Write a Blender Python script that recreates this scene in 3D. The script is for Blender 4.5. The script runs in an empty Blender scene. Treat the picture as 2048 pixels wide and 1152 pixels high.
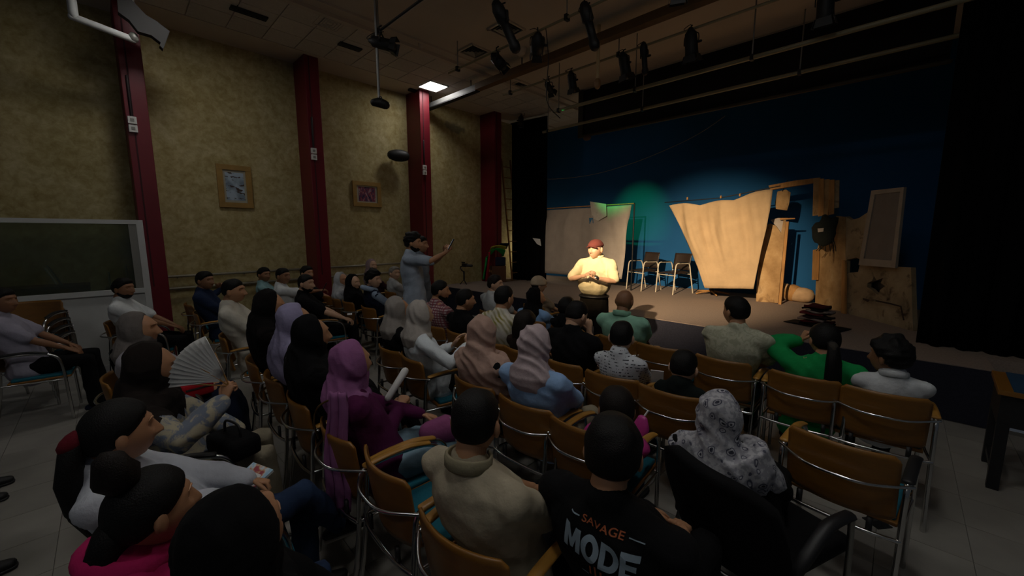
import bpy, bmesh, math, random
import numpy as np
from mathutils import Vector, Matrix, noise
from mathutils.bvhtree import BVHTree
random.seed(7)
SC = bpy.context.scene
COL = SC.collection
PI = math.pi

# ---------------------------------------------------------------- camera
CAM_H, FPX, YAW = 1.85, 790.0, math.radians(44.5)
PITCH = math.atan(108 / FPX)
cd = bpy.data.cameras.new('camera'); camera = bpy.data.objects.new('camera', cd); COL.objects.link(camera)
cd.sensor_fit = 'HORIZONTAL'; cd.sensor_width = 36; cd.lens = 36 * FPX / 2048; cd.clip_start = 0.02
camera.location = (0, 0, CAM_H); camera.rotation_euler = (PI / 2 - PITCH, 0, YAW)
SC.camera = camera
_F = np.array([-math.sin(YAW) * math.cos(PITCH), math.cos(YAW) * math.cos(PITCH), -math.sin(PITCH)])
_R = np.array([math.cos(YAW), math.sin(YAW), 0.0]); _D = np.cross(_F, _R)

# ---------------------------------------------------------------- world, exposure, stage lamps
world = bpy.data.worlds.new('world'); SC.world = world; world.use_nodes = True
world.node_tree.nodes['Background'].inputs[0].default_value = (0.75, 0.85, 1.0, 1)
world.node_tree.nodes['Background'].inputs[1].default_value = 0.030
vs = SC.view_settings
vs.view_transform = 'Standard'; vs.look = 'None'; vs.gamma = 1.0; vs.exposure = 0.0; vs.use_curve_mapping = False
PANEL_STRENGTH = 22.0

def spot(name, loc, aim, power, angle, blend, color, radius):
    l = bpy.data.lights.new(name, 'SPOT'); l.energy = power; l.spot_size = math.radians(angle); l.spot_blend = blend
    l.color = color; l.shadow_soft_size = radius
    o = bpy.data.objects.new(name, l); COL.objects.link(o); o.location = loc
    o.rotation_euler = (Vector(aim) - Vector(loc)).to_track_quat('-Z', 'Y').to_euler()
    return o
WARM = (1.0, 0.75, 0.48)
spot('actor_spot_beam', (-1.16, -0.8, 4.18), (-2.80, 4.3, 1.50), 640, 14, 0.55, (1.0, 0.66, 0.30), 0.05)
spot('stage_spot_beam', (-1.76, -0.8, 4.18), (-3.05, 8.6, 0.90), 5600, 29.5, 1.0, WARM, 0.05)
spot('cloth_wash_beam', (-2.36, -0.8, 4.18), (-5.6, 8.3, 1.35), 720, 23, 1.0, (1.0, .78, .56), 0.05)  # added wash without a seen source, brightens the grey cloth
spot('green_spot_beam', (-4.62, 5.86, 4.10), (-4.85, 9.3, 2.40), 420, 27, 1.0, (0.03, 1.0, 0.22), 0.03)

# ---------------------------------------------------------------- pixel of the photograph -> point on a known plane of the hall
def ray(px, py): return _F + _R * ((px - 1024) / FPX) + _D * ((py - 576) / FPX)
def _hit(d, t): return Vector((0, 0, CAM_H)) + Vector(d) * float(t)
def on_z(px, py, z): d = ray(px, py); return _hit(d, (z - CAM_H) / d[2])
def on_y(px, py, y): d = ray(px, py); return _hit(d, y / d[1])
def on_x(px, py, x): d = ray(px, py); return _hit(d, x / d[0])
def on_wall(px, py, a, b):
    d = ray(px, py); n = np.array([-(b[1] - a[1]), b[0] - a[0], 0.0]); return _hit(d, (n[0] * a[0] + n[1] * a[1]) / float(n @ d))

# ---------------------------------------------------------------- materials
def lin(c): return tuple((x / 12.92 if x <= 0.04045 else ((x + 0.055) / 1.055) ** 2.4) for x in c)
def rgb(h): return lin(tuple(int(h[i:i + 2], 16) / 255 for i in (0, 2, 4)))
MATS = {}
def mat(name, color, rough=0.7, metal=0.0, var=0.0, vscale=6.0, bump=0.0, bscale=40.0, spec=0.5, emit=0.0, color2=None, stretch=None, detail=4.0, rand=0.0, sheen=0.0):
    if name in MATS: return MATS[name]
    c = rgb(color) if isinstance(color, str) else color
    m = bpy.data.materials.new(name); m.use_nodes = True; nt = m.node_tree; N = nt.nodes; L = nt.links
    b = N['Principled BSDF']
    b.inputs['Roughness'].default_value = rough; b.inputs['Metallic'].default_value = metal
    b.inputs['Specular IOR Level'].default_value = spec
    if sheen: b.inputs['Sheen Weight'].default_value = sheen
    b.inputs['Base Color'].default_value = (*c, 1)
    tc = N.new('ShaderNodeTexCoord'); src = tc.outputs['Object']
    if stretch:
        mp = N.new('ShaderNodeMapping'); mp.inputs['Scale'].default_value = stretch; L.new(src, mp.inputs[0]); src = mp.outputs[0]
    if var or color2:
        nz = N.new('ShaderNodeTexNoise'); nz.inputs['Scale'].default_value = vscale; nz.inputs['Detail'].default_value = detail
        L.new(src, nz.inputs['Vector'])
        rp = N.new('ShaderNodeValToRGB'); rp.color_ramp.elements[0].position = 0.32; rp.color_ramp.elements[1].position = 0.68
        c2 = (rgb(color2) if isinstance(color2, str) else color2) if color2 else tuple(min(1, x * (1 + var)) for x in c)
        c1 = c if color2 else tuple(x * (1 - var) for x in c)
        rp.color_ramp.elements[0].color = (*c1, 1); rp.color_ramp.elements[1].color = (*c2, 1)
        L.new(nz.outputs['Fac'], rp.inputs[0]); out = rp.outputs[0]
        if rand:
            oi = N.new('ShaderNodeObjectInfo'); mr = N.new('ShaderNodeMapRange')
            mr.inputs[3].default_value = 1 - rand; mr.inputs[4].default_value = 1 + rand
            L.new(oi.outputs['Random'], mr.inputs[0])
            mx = N.new('ShaderNodeVectorMath'); mx.operation = 'SCALE'; L.new(out, mx.inputs[0]); L.new(mr.outputs[0], mx.inputs['Scale']); out = mx.outputs[0]
        L.new(out, b.inputs['Base Color'])
    if bump:
        nb = N.new('ShaderNodeTexNoise'); nb.inputs['Scale'].default_value = bscale; nb.inputs['Detail'].default_value = 5; L.new(src, nb.inputs['Vector'])
        bp = N.new('ShaderNodeBump'); bp.inputs['Strength'].default_value = bump; bp.inputs['Distance'].default_value = 0.02
        L.new(nb.outputs['Fac'], bp.inputs['Height']); L.new(bp.outputs[0], b.inputs['Normal'])
    if emit:
        b.inputs['Emission Color'].default_value = (*c, 1); b.inputs['Emission Strength'].default_value = emit
    MATS[name] = m; return m
def cloth(name, color, var=0.10, **k):
    k.setdefault('rough', 0.92); k.setdefault('spec', 0.2); k.setdefault('bump', 0.25); k.setdefault('bscale', 28)
    return mat('cloth_' + name, color, var=var, vscale=k.pop('vscale', 9), **k)
def ramp_mat(name, build, rough=0.9):
    """material whose base colour is made by build(nodes, links, object_coords) -> colour socket"""
    if name in MATS: return MATS[name]
    m = bpy.data.materials.new(name); m.use_nodes = True; nt = m.node_tree; b = nt.nodes['Principled BSDF']
    b.inputs['Roughness'].default_value = rough; b.inputs['Specular IOR Level'].default_value = 0.25
    tc = nt.nodes.new('ShaderNodeTexCoord')
    nt.links.new(build(nt.nodes, nt.links, tc.outputs['Object']), b.inputs['Base Color'])
    MATS[name] = m; return m
def n_noise(N, L, src, scale, detail=4, rough=0.5, dist=0.0):
    n = N.new('ShaderNodeTexNoise'); n.inputs['Scale'].default_value = scale; n.inputs['Detail'].default_value = detail
    n.inputs['Roughness'].default_value = rough; n.inputs['Distortion'].default_value = dist; L.new(src, n.inputs['Vector']); return n.outputs['Fac']
def n_ramp(N, L, fac, stops):
    r = N.new('ShaderNodeValToRGB'); e = r.color_ramp.elements
    while len(e) < len(stops): e.new(0.5)
    for i, (p, c) in enumerate(stops): e[i].position = p; e[i].color = (*(rgb(c) if isinstance(c, str) else c), 1)
    L.new(fac, r.inputs[0]); return r.outputs[0]
def n_mix(N, L, fac, a, b):
    m = N.new('ShaderNodeMix'); m.data_type = 'RGBA'
    if isinstance(fac, float): m.inputs['Factor'].default_value = fac
    else: L.new(fac, m.inputs['Factor'])
    for s, v in ((6, a), (7, b)):
        if isinstance(v, str): m.inputs[s].default_value = (*rgb(v), 1)
        else: L.new(v, m.inputs[s])
    return m.outputs[2]
def n_map(N, L, src, scale=(1, 1, 1), loc=(0, 0, 0)):
    m = N.new('ShaderNodeMapping'); m.inputs['Scale'].default_value = scale; m.inputs['Location'].default_value = loc; L.new(src, m.inputs[0]); return m.outputs[0]

def plaster(N, L, s):
    a = n_ramp(N, L, n_noise(N, L, s, 2.2, 6, 0.65, 0.8), [(0.30, '94824E'), (0.5, 'AC9C6A'), (0.72, 'C6BA90')])
    b = n_ramp(N, L, n_noise(N, L, s, 11, 5, 0.7, 0.5), [(0.35, '8E7C4C'), (0.65, 'CCC096')])
    m = n_mix(N, L, 0.45, a, b)
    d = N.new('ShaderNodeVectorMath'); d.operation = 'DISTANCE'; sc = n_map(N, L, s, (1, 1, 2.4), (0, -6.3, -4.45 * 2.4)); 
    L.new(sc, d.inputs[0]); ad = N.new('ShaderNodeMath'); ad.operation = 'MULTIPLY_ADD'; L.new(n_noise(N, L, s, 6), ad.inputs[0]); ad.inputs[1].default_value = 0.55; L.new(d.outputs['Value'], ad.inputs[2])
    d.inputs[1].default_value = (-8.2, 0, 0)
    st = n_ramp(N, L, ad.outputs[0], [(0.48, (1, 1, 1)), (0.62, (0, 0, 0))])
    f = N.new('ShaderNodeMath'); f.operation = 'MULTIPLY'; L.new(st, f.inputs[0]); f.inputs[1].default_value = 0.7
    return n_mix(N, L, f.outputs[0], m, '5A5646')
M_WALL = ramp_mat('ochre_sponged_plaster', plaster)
M_RED = mat('crimson_gloss_paint', '6A0D1E', 0.45, var=0.08, vscale=3)
M_CEIL = mat('ceiling_paint', 'C2B6A6', 0.95, var=0.05, vscale=1.5)
M_CTILE = mat('ceiling_tile_board', 'C4BCB0', 0.95, var=0.06, vscale=30, rand=0.08)
M_TILE = mat('marble_floor_tile', '8E8B84', 0.42, var=0.10, vscale=3.5, detail=8, rand=0.06, spec=0.35)
M_GROUT = mat('floor_grout', '6A6862', 0.9)
M_STAGE = mat('stage_carpet', '8E7F74', 0.97, var=0.12, vscale=60, bump=0.2, bscale=200, spec=0.1)
M_FASCIA = mat('stage_front_carpet', '2B2C36', 0.97, var=0.12, vscale=60, bump=0.2, bscale=200, spec=0.1)
M_BLUE = mat('blue_stage_paint', '1C5484', 0.85, var=0.06, vscale=1.2, spec=0.2)
M_BLACK = mat('black_masking_cloth', '0B0B0C', 0.98, spec=0.05)
M_WHITE = mat('white_metal', 'C6C8C6', 0.5, var=0.04)
M_GREYM = mat('grey_metal', '8B8A84', 0.45, 0.3)
M_CHROME = mat('chrome', 'C8C8C6', 0.22, 1.0)
M_STEEL = mat('satin_steel', '8C8C8A', 0.38, 1.0)
M_PLY = mat('beech_plywood', '80561F', 0.38, var=0.10, vscale=5, stretch=(1, 8, 8), rand=0.08)
M_ARM = mat('beech_armrest', 'A87A36', 0.35, var=0.12, vscale=6, stretch=(8, 1, 8))
M_TEAL = cloth('teal_upholstery', '1E5E6E')
M_DARKP = mat('black_plastic', '141416', 0.5)
M_BLACKUP = cloth('black_upholstery', '0D0D0F')
M_LAMP = mat('black_lamp_housing', '0E0E0F', 0.55)
M_PIPE = mat('dull_painted_pipe', '8C8468', 0.5, 0.2)
M_WOOD = mat('raw_timber', 'A97B45', 0.8, var=0.18, vscale=4, stretch=(6, 6, 1), bump=0.2)
M_FRAME = mat('oak_frame', '9C7A3E', 0.6, var=0.12, vscale=8)
M_PANEL = mat('lit_panel_diffuser', (1.0, 0.97, 0.93), 0.5, emit=PANEL_STRENGTH)
M_SKIN = [mat('skin_light', 'C59C7E', 0.55, var=0.05, vscale=14), mat('skin_tan', 'B0815F', 0.55, var=0.05, vscale=14), mat('skin_brown', '8F6446', 0.55, var=0.05, vscale=14)]
M_HAIR = mat('black_hair', '080706', 0.6, bump=0.3, bscale=220, spec=.25)
M_GREYHAIR = mat('grey_hair', '7F7B75', 0.7, bump=0.5, bscale=90)
M_BROWNHAIR = mat('dark_brown_hair', '140D09', 0.6, bump=0.3, bscale=220, spec=.25)
M_EYE = mat('eye_white', 'D8D2C8', 0.3)
M_LIP = mat('lips', '8A4A40', 0.5)
M_SHOEB = mat('black_shoe', '101012', 0.6)
M_SOLE = mat('pale_sole', 'B4B0A6', 0.7)
M_PAPER = mat('white_paper', 'D8D8D4', 0.8)

# ---------------------------------------------------------------- mesh builder
class MB:
    def __init__(s): s.V = []; s.F = []; s.M = []
    def add(s, V, F, m=0):
        o = len(s.V); s.V.extend([tuple(v) for v in V]); s.F.extend([tuple(i + o for i in f) for f in F]); s.M.extend([m] * len(F)); return s
    def tube(s, pts, rad, side=None, seg=10, cap=True, m=0):
        pts = [Vector(p) for p in pts]; n = len(pts)
        if not isinstance(rad, list): rad = [rad] * n
        rad = [(r, r) if not hasattr(r, '__len__') else tuple(r) for r in rad]
        tg = []
        for i in range(n):
            t = pts[min(i + 1, n - 1)] - pts[max(i - 1, 0)]
            tg.append(t.normalized() if t.length > 1e-9 else Vector((0, 0, 1)))
        if side is None:
            side = Vector((1, 0, 0)) if abs(tg[0].x) < 0.9 else Vector((0, 1, 0))
        sv = Vector(side); rings = []
        for i in range(n):
            a = sv - tg[i] * sv.dot(tg[i])
            if a.length < 1e-6: a = tg[i].orthogonal()
            a.normalize(); b = tg[i].cross(a); rings.append((pts[i], a, b, rad[i]))
            if side is not None and n > 2: sv = a
        if cap:
            p, a, b, r = rings[0]; d = min(r); e = [(p - tg[0] * d * k, a, b, (r[0] * w, r[1] * w)) for k, w in ((0.95, 0.35), (0.6, 0.8))]
            p, a, b, r = rings[-1]; d = min(r); f = [(p + tg[-1] * d * k, a, b, (r[0] * w, r[1] * w)) for k, w in ((0.6, 0.8), (0.95, 0.35))]
            rings = e + rings + f
        V = []; F = []
        for (p, a, b, r) in rings:
            for k in range(seg):
                t = 2 * PI * k / seg; V.append(p + a * (r[0] * math.cos(t)) + b * (r[1] * math.sin(t)))
        for i in range(len(rings) - 1):
            for k in range(seg):
                k2 = (k + 1) % seg; F.append((i * seg + k, i * seg + k2, (i + 1) * seg + k2, (i + 1) * seg + k))
        F.append(tuple(range(seg - 1, -1, -1))); F.append(tuple(range((len(rings) - 1) * seg, len(rings) * seg)))
        return s.add(V, F, m)
    def ell(s, c, r, seg=12, rings=8, m=0, rot=None):
        c = Vector(c); V = [Vector((0, 0, r[2]))]; F = []
        for i in range(1, rings):
            ph = PI * i / rings
            for k in range(seg):
                t = 2 * PI * k / seg; V.append(Vector((r[0] * math.sin(ph) * math.cos(t), r[1] * math.sin(ph) * math.sin(t), r[2] * math.cos(ph))))
        V.append(Vector((0, 0, -r[2])))
        for k in range(seg): F.append((0, 1 + k, 1 + (k + 1) % seg))
        for i in range(rings - 2):
            for k in range(seg):
                a = 1 + i * seg + k; b = 1 + i * seg + (k + 1) % seg; F.append((a, a + seg, b + seg, b))
        l = len(V) - 1
        for k in range(seg): F.append((l, 1 + (rings - 2) * seg + (k + 1) % seg, 1 + (rings - 2) * seg + k))
        if rot is not None: V = [rot @ v for v in V]
        return s.add([c + v for v in V], F, m)
    def box(s, c, h, rot=None, m=0, bev=0.0):
        """centre, half sizes; bev chamfers every edge"""
        c = Vector(c); bm = bmesh.new(); bmesh.ops.create_cube(bm, size=2.0)
        for v in bm.verts: v.co = Vector((v.co.x * h[0], v.co.y * h[1], v.co.z * h[2]))
        if bev: bmesh.ops.bevel(bm, geom=list(bm.edges), offset=bev, segments=2, affect='EDGES', profile=0.6)
        bm.verts.index_update()
        V = [(c + (rot @ v.co if rot is not None else v.co)) for v in bm.verts]; F = [[v.index for v in f.verts] for f in bm.faces]; bm.free()
        return s.add(V, F, m)
    def sheet(s, fn, nu, nv, th, m=0):
        """thin solid sheet: fn(u, v) -> point"""
        P = [[Vector(fn(i / nu, j / nv)) for i in range(nu + 1)] for j in range(nv + 1)]
        V = []; W = nu + 1; n = W * (nv + 1)
        for j in range(nv + 1):
            for i in range(W): V.append(P[j][i])
        for j in range(nv + 1):
            for i in range(W):
                du = P[j][min(i + 1, nu)] - P[j][max(i - 1, 0)]; dv = P[min(j + 1, nv)][i] - P[max(j - 1, 0)][i]
                nn = du.cross(dv); nn = nn.normalized() if nn.length > 1e-12 else Vector((0, 1, 0)); V.append(P[j][i] + nn * th)
        F = []
        for j in range(nv):
            for i in range(nu):
                a = j * W + i; F.append((a, a + W, a + W + 1, a + 1)); F.append((n + a, n + a + 1, n + a + W + 1, n + a + W))
        for i in range(nu): F.append((i, i + 1, n + i + 1, n + i)); a = nv * W + i; F.append((a + 1, a, n + a, n + a + 1))
        for j in range(nv): a = j * W; F.append((a + W, a, n + a, n + a + W)); a = j * W + nu; F.append((a, a + W, n + a + W, n + a))
        return s.add(V, F, m)
    def slab(s, loops, th_vec, m=0):
        """flat polygon (first loop outer, others holes) of 3-D points, given a thickness vector"""
        bm = bmesh.new(); es = []
        for lp in loops:
            vs = [bm.verts.new(p) for p in lp]
            for i in range(len(vs)): es.append(bm.edges.new((vs[i], vs[(i + 1) % len(vs)])))
        bmesh.ops.triangle_fill(bm, use_beauty=True, edges=es, use_dissolve=False)
        g = bmesh.ops.extrude_face_region(bm, geom=list(bm.faces))
        bmesh.ops.translate(bm, verts=[v for v in g['geom'] if isinstance(v, bmesh.types.BMVert)], vec=Vector(th_vec))
        bmesh.ops.recalc_face_normals(bm, faces=list(bm.faces)); bm.verts.index_update()
        V = [v.co.copy() for v in bm.verts]; F = [[v.index for v in f.verts] for f in bm.faces]; bm.free()
        return s.add(V, F, m)
    def mesh(s, name, mats, smooth=True):
        me = bpy.data.meshes.new(name); me.from_pydata([tuple(v) for v in s.V], [], s.F)
        for m in (mats if isinstance(mats, (list, tuple)) else [mats]): me.materials.append(m)
        if any(s.M): me.polygons.foreach_set('material_index', s.M)
        if smooth: me.polygons.foreach_set('use_smooth', [True] * len(me.polygons))
        me.update(); return me
    def obj(s, name, mats, parent=None, smooth=True, loc=None, rz=None):
        return link(name, s.mesh(name, mats, smooth), parent, loc, rz)
def link(name, me, parent=None, loc=None, rz=None):
    o = bpy.data.objects.new(name, me); COL.objects.link(o)
    if parent is not None: o.parent = parent
    if loc is not None: o.location = loc
    if rz is not None: o.rotation_euler = (0, 0, rz)
    return o
def sharp(o, ang=35):
    o.data.set_sharp_from_angle(angle=math.radians(ang)); return o
def tag(o, label, cat, group=None, kind=None):
    o['label'] = label; o['category'] = cat
    if group: o['group'] = group
    if kind: o['kind'] = kind
    return o
def thing(name, label, cat, loc=(0, 0, 0), rz=0.0, group=None):
    o = bpy.data.objects.new(name, None); COL.objects.link(o); o.location = loc; o.rotation_euler = (0, 0, rz); o.empty_display_size = 0.1
    return tag(o, label, cat, group)
def struct(o): o['kind'] = 'structure'; return o
def box_obj(name, lo, hi, m, parent=None, bev=0.0, smooth=False):
    c = [(a + b) / 2 for a, b in zip(lo, hi)]; h = [abs(b - a) / 2 for a, b in zip(lo, hi)]
    return MB().box(c, h, bev=bev).obj(name, m, parent, smooth)
def bez(p0, p1, p2, p3, n):
    out = []
    for i in range(n + 1):
        t = i / n; u = 1 - t; out.append(Vector(p0) * u ** 3 + Vector(p1) * 3 * u * u * t + Vector(p2) * 3 * u * t * t + Vector(p3) * t ** 3)
    return out
def spline(pts, n=6):
    P = [Vector(p) for p in pts]; out = []
    for i in range(len(P) - 1):
        a = P[max(i - 1, 0)]; b = P[i]; c = P[i + 1]; d = P[min(i + 2, len(P) - 1)]
        for k in range(n):
            t = k / n; out.append(0.5 * ((2 * b) + (c - a) * t + (2 * a - 5 * b + 4 * c - d) * t * t + (3 * b - a - 3 * c + d) * t ** 3))
    out.append(P[-1]); return out

# ================================================================ THE HALL
WX, CZ, SY, SZ, BY = -8.2, 4.92, 5.75, 0.57, 9.6      # left wall, ceiling, stage front, stage height, stage back wall
floor = struct(box_obj('floor', (WX - 0.2, -4.0, -0.12), (3.0, SY + 0.1, -0.006), M_GROUT))
TP = 0.407
cells = []
for i in range(-20, 6):
    for j in range(-3, 15):
        x = 0.053 + TP * (i + 0.5); y = 0.02 + TP * (j + 0.5)
        if x - TP / 2 < WX or y + TP / 2 > SY: continue
        cells.append(((Vector((x, y, -CAM_H)).length if ((x * _F[0] + y * _F[1]) > 0.6) else 50 + abs(x)), x, y))
cells.sort()
tile_me = MB().box((0, 0, -0.006), (TP / 2 - 0.0016, TP / 2 - 0.0016, 0.006), bev=0.0012).mesh('tile', M_TILE, False)
for d, x, y in cells[:290]: link('tile', tile_me, floor, (x, y, 0), random.choice((0, PI / 2, PI)))
tf = MB()
for d, x, y in cells[290:]: tf.box((x, y, -0.006), (TP / 2 - 0.0016, TP / 2 - 0.0016, 0.006))
o = tf.obj('tile_field', M_TILE, floor, False); o['kind'] = 'stuff'

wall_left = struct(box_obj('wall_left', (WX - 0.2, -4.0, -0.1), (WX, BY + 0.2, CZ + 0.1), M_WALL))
wall_back = struct(box_obj('wall_back', (WX, BY, -0.1), (3.0, BY + 0.2, CZ + 0.1), M_BLUE))
ceiling = struct(box_obj('ceiling', (WX, -4.0, CZ), (3.0, BY, CZ + 0.15), M_CEIL))
CP, CX0, CY0 = 0.47, -7.51, 4.83
ct_me = MB().box((0, 0, 0), (CP / 2 - 0.007, CP / 2 - 0.007, 0.007), bev=0.003).mesh('ceiling_tile', M_CTILE, False)
LIT = {(0, 0): 'square lit ceiling panel above the red pillar nearest the stage', (2, -9): 'lit ceiling panel near the wall, nearer than the lit one by the stage'}
for k in range(-19, 9):
    for c in range(3):
        if (c, k) in LIT: continue
        link('ceiling_tile', ct_me, ceiling, (CX0 + CP * (c + 0.5), CY0 + CP * (k + 0.5), CZ - 0.011))
def light_panel(label, x, y, m=None):
    t = thing('ceiling_light', label, 'ceiling light', (x, y, CZ - 0.03), 0, 'square ceiling light panels'); h = CP / 2 - 0.006
    f = MB()
    for sx, sy, hx, hy in ((0, h - .01, h, .01), (0, -h + .01, h, .01), (h - .01, 0, .01, h - .02), (-h + .01, 0, .01, h - .02)): f.box((sx, sy, 0.008), (hx, hy, 0.018))
    f.obj('frame', M_WHITE, t, False); MB().box((0, 0, 0.004), (h - 0.021, h - 0.021, 0.006)).obj('diffuser', M_PANEL, t, False)
for (c, k), lb in LIT.items(): light_panel(lb, CX0 + CP * (c + 0.5), CY0 + CP * (k + 0.5))
light_panel('lit ceiling panel at the rear of the hall behind the last row', -1.0, -2.6)  # this and the next three are unseen panels added to brighten the audience
light_panel('lit ceiling panel above the middle of the audience', -2.2, 1.1)
light_panel('lit ceiling panel above the camera', -.3, .3)
light_panel('lit ceiling panel above the right of the audience', -.3, 2.6)
for n, (x0, x1, z0) in enumerate(((-6.10, -6.02, CZ - 0.05), (-5.84, -5.79, CZ - 0.03), (-7.56, -7.52, CZ - 0.02))):
    struct(box_obj('trim_%d' % (n + 1), (x0, -4.0, z0), (x1, BY, CZ), M_CEIL))

def diffuser(x, y, s, label):
    t = thing('ceiling_vent', label, 'vent', (x, y, CZ), 0, 'square ceiling air diffusers'); s /= 2
    f = MB()
    for sx, sy, hx, hy in ((0, 1, 1, .07), (0, -1, 1, .07), (1, 0, .07, 1), (-1, 0, .07, 1)): f.box((sx * s * .94, sy * s * .94, -0.012), (hx * s, hy * s, 0.012))
    f.obj('frame', M_CEIL, t, False)
    MB().box((0, 0, -0.004), (s * .9, s * .9, 0.003)).obj('duct', M_LAMP, t, False)
    for q in range(1, 4):
        v = MB(); r = s * (0.9 - 0.22 * q); e = s * 0.10
        for a in range(4):
            R = Matrix.Rotation(a * PI / 2, 3, 'Z'); P = [R @ Vector(p) for p in ((-r, -r, -0.022), (r, -r, -0.022), (r - e, -r + e, -0.010), (-r + e, -r + e, -0.010))]
            Q = [p + Vector((0, 0, 0.003)) for p in P]; v.add(P + Q, [(0, 1, 2, 3), (7, 6, 5, 4), (0, 4, 5, 1), (1, 5, 6, 2), (2, 6, 7, 3), (3, 7, 4, 0)])
        v.obj('vane', M_GREYM, t, False)
diffuser(-4.57, 4.53, 0.42, 'square air diffuser in ceiling, nearest to the hanging spotlights')
diffuser(-5.48, 4.66, 0.40, 'square air diffuser in ceiling left of the stage spotlights')
diffuser(-5.98, 6.33, 0.40, 'square air diffuser in ceiling in front of the black curtain column')
diffuser(-6.29, 2.59, 0.36, 'square air diffuser in ceiling beside the tiled strip above pillars')
for (x, y, l, w, lb) in ((-6.79, 1.69, .44, .13, 'dark slot grille in ceiling tiles at the top edge'), (-6.77, 3.10, .36, .13, 'dark slot grille in ceiling tiles between two red pillars'), (-7.80, 4.96, .30, .10, 'dark slot grille in ceiling close to the lit panel')):
    t = thing('slot_grille', lb, 'vent', (x, y, CZ - 0.03), 0, 'slot grilles'); MB().box((0, 0, 0.01), (w / 2, l / 2, 0.02)).obj('frame', M_LAMP, t, False)
    for q in range(3): MB().box((-w / 3 + q * w / 3, 0, -0.012), (0.004, l / 2 - 0.01, 0.004)).obj('slat', M_DARKP, t, False)
for (x, y, r, lb) in ((-4.87, 5.16, .11, 'round ceiling loudspeaker grille above the stage spotlights'), (-5.9, 3.9, .06, 'small round detector on the plain ceiling'), (-4.6, 5.55, .06, 'small round detector beside the round ceiling loudspeaker')):
    t = thing('ceiling_disc', lb, 'ceiling fitting', (x, y, CZ)); MB().tube([(0, 0, -0.001), (0, 0, -0.012)], [r, r * .9], seg=20).obj('rim', M_CEIL, t)
    MB().tube([(0, 0, -0.012), (0, 0, -0.02)], [r * .8, r * .7], seg=20).obj('grille', M_GREYM, t)

# red pillars (deep fins) with their fittings
PD, PW = 0.55, 0.24
PY = [0.336, 2.67, 4.97, 7.15]
for n, y in enumerate(PY):
    p = struct(MB().box((WX + PD / 2, y + PW / 2, CZ / 2), (PD / 2, PW / 2, CZ / 2), bev=0.008).obj('wall_pillar', M_RED, None, False)); p.name = 'trim_%d' % (n + 4)
    MB().box((WX + PD + 0.004, y + 0.075, 3.0), (0.004, 0.008, 1.9)).obj('groove', mat('dark_red_shadow_gap', '3A0812', .7), p, False)  # raised strip, its dark red paints the shade of a recess
for (px, py, y, lb) in ((248, 247, PY[0], 'white double socket on the red pillar nearest the camera'), (623, 308, PY[1], 'white socket box on the second red pillar'), (845, 340, PY[2], 'white socket box on the pillar behind the standing photographer')):
    q = on_x(px, py, WX + PD); yy = min(max(q.y, y + 0.06), y + PW - 0.06); t = thing('socket_box', lb, 'socket', (WX + PD, yy, q.z), 0, 'pillar sockets')
    for dz in (-.055, .055): MB().box((0.02, 0, dz), (0.02, 0.045, 0.048), bev=0.006).obj('plate', M_PAPER, t, False); MB().box((0.041, 0, dz), (0.003, 0.02, 0.02)).obj('outlet', M_GREYM, t, False)
    MB().tube([(0.015, 0, 0.10), (0.015, 0, 0.62)], 0.016, seg=8).obj('conduit', mat('dark_conduit', '1C0A0E', .6), t)

# double handrail on the left wall, one run between each pair of pillars
runs = [(PY[0] + PW + .03, PY[1] - .03), (PY[1] + PW + .03, PY[2] - .03)]
for (a, b), nm in zip(runs, ('between the first two red pillars', 'between the second and third red pillars')):
    t = thing('wall_rail', 'pair of pale round handrails on ochre wall ' + nm, 'handrail', (WX, a, 0), 0, 'wall handrails'); l = b - a
    for z in (1.19, 1.0):
        MB().tube([(0.10, 0, z), (0.10, l, z)], 0.021, seg=10).obj('rail', mat('grey_rail', '8C8674', .4, .3), t)
        for k in range(3): MB().tube([(0.0, .12 + k * (l - .24) / 2, z - .03), (0.07, .12 + k * (l - .24) / 2, z - .03), (0.10, .12 + k * (l - .24) / 2, z - .015)], 0.008, seg=6).obj('bracket', M_GREYM, t)

# framed pictures, loudspeaker and riser pipe on the left wall
def picture(label, p0, p1, print_mat, w):
    a = on_x(*p0, WX); b = on_x(*p1, WX); y0, y1, z1, z0 = a.y, b.y, a.z, b.z
    t = thing('framed_picture', label, 'picture', (WX, (y0 + y1) / 2, (z0 + z1) / 2)); hw, hh = (y1 - y0) / 2, (z1 - z0) / 2
    for nm, c, h in (('frame_top', (0.022, 0, hh - w / 2), (.02, hw, w / 2)), ('frame_bottom', (0.022, 0, -hh + w / 2), (.02, hw, w / 2)), ('frame_side', (0.022, hw - w / 2, 0), (.02, w / 2, hh - w)), ('frame_side', (0.022, -hw + w / 2, 0), (.02, w / 2, hh - w))):
        MB().box(c, h, bev=0.004).obj(nm, M_FRAME, t, False)
    MB().box((0.012, 0, 0), (.006, hw - w, hh - w)).obj('mount', mat('cream_mount', 'A8A492', .8), t, False)
    o = MB().box((0.019, 0, 0), (.002, (hw - w) * .82, (hh - w) * .86)).obj('print', print_mat, t, False); o['label'] = 'printed sheet behind glass'
def pr1(N, L, s): return n_mix(N, L, n_ramp(N, L, n_noise(N, L, n_map(N, L, s, (1, 9, 22)), 1.0, 3), [(.56, (0, 0, 0)), (.60, (1, 1, 1))]), n_ramp(N, L, n_noise(N, L, s, 7, 3), [(.42, 'A9BAC8'), (.62, '7C8C9A')]), '4E4038')
def pr2(N, L, s): return n_ramp(N, L, n_noise(N, L, n_map(N, L, s, (1, 20, 9)), 1.0, 4, .7), [(.34, '181420'), (.45, '5A4A66'), (.53, '8A3038'), (.62, 'A89AA0'), (.70, '2A2A3A')])
picture('portrait wooden frame with pale blue certificate on ochre wall', (430, 327), (507, 417), ramp_mat('pale_certificate_print', pr1, .3), 0.085)
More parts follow.
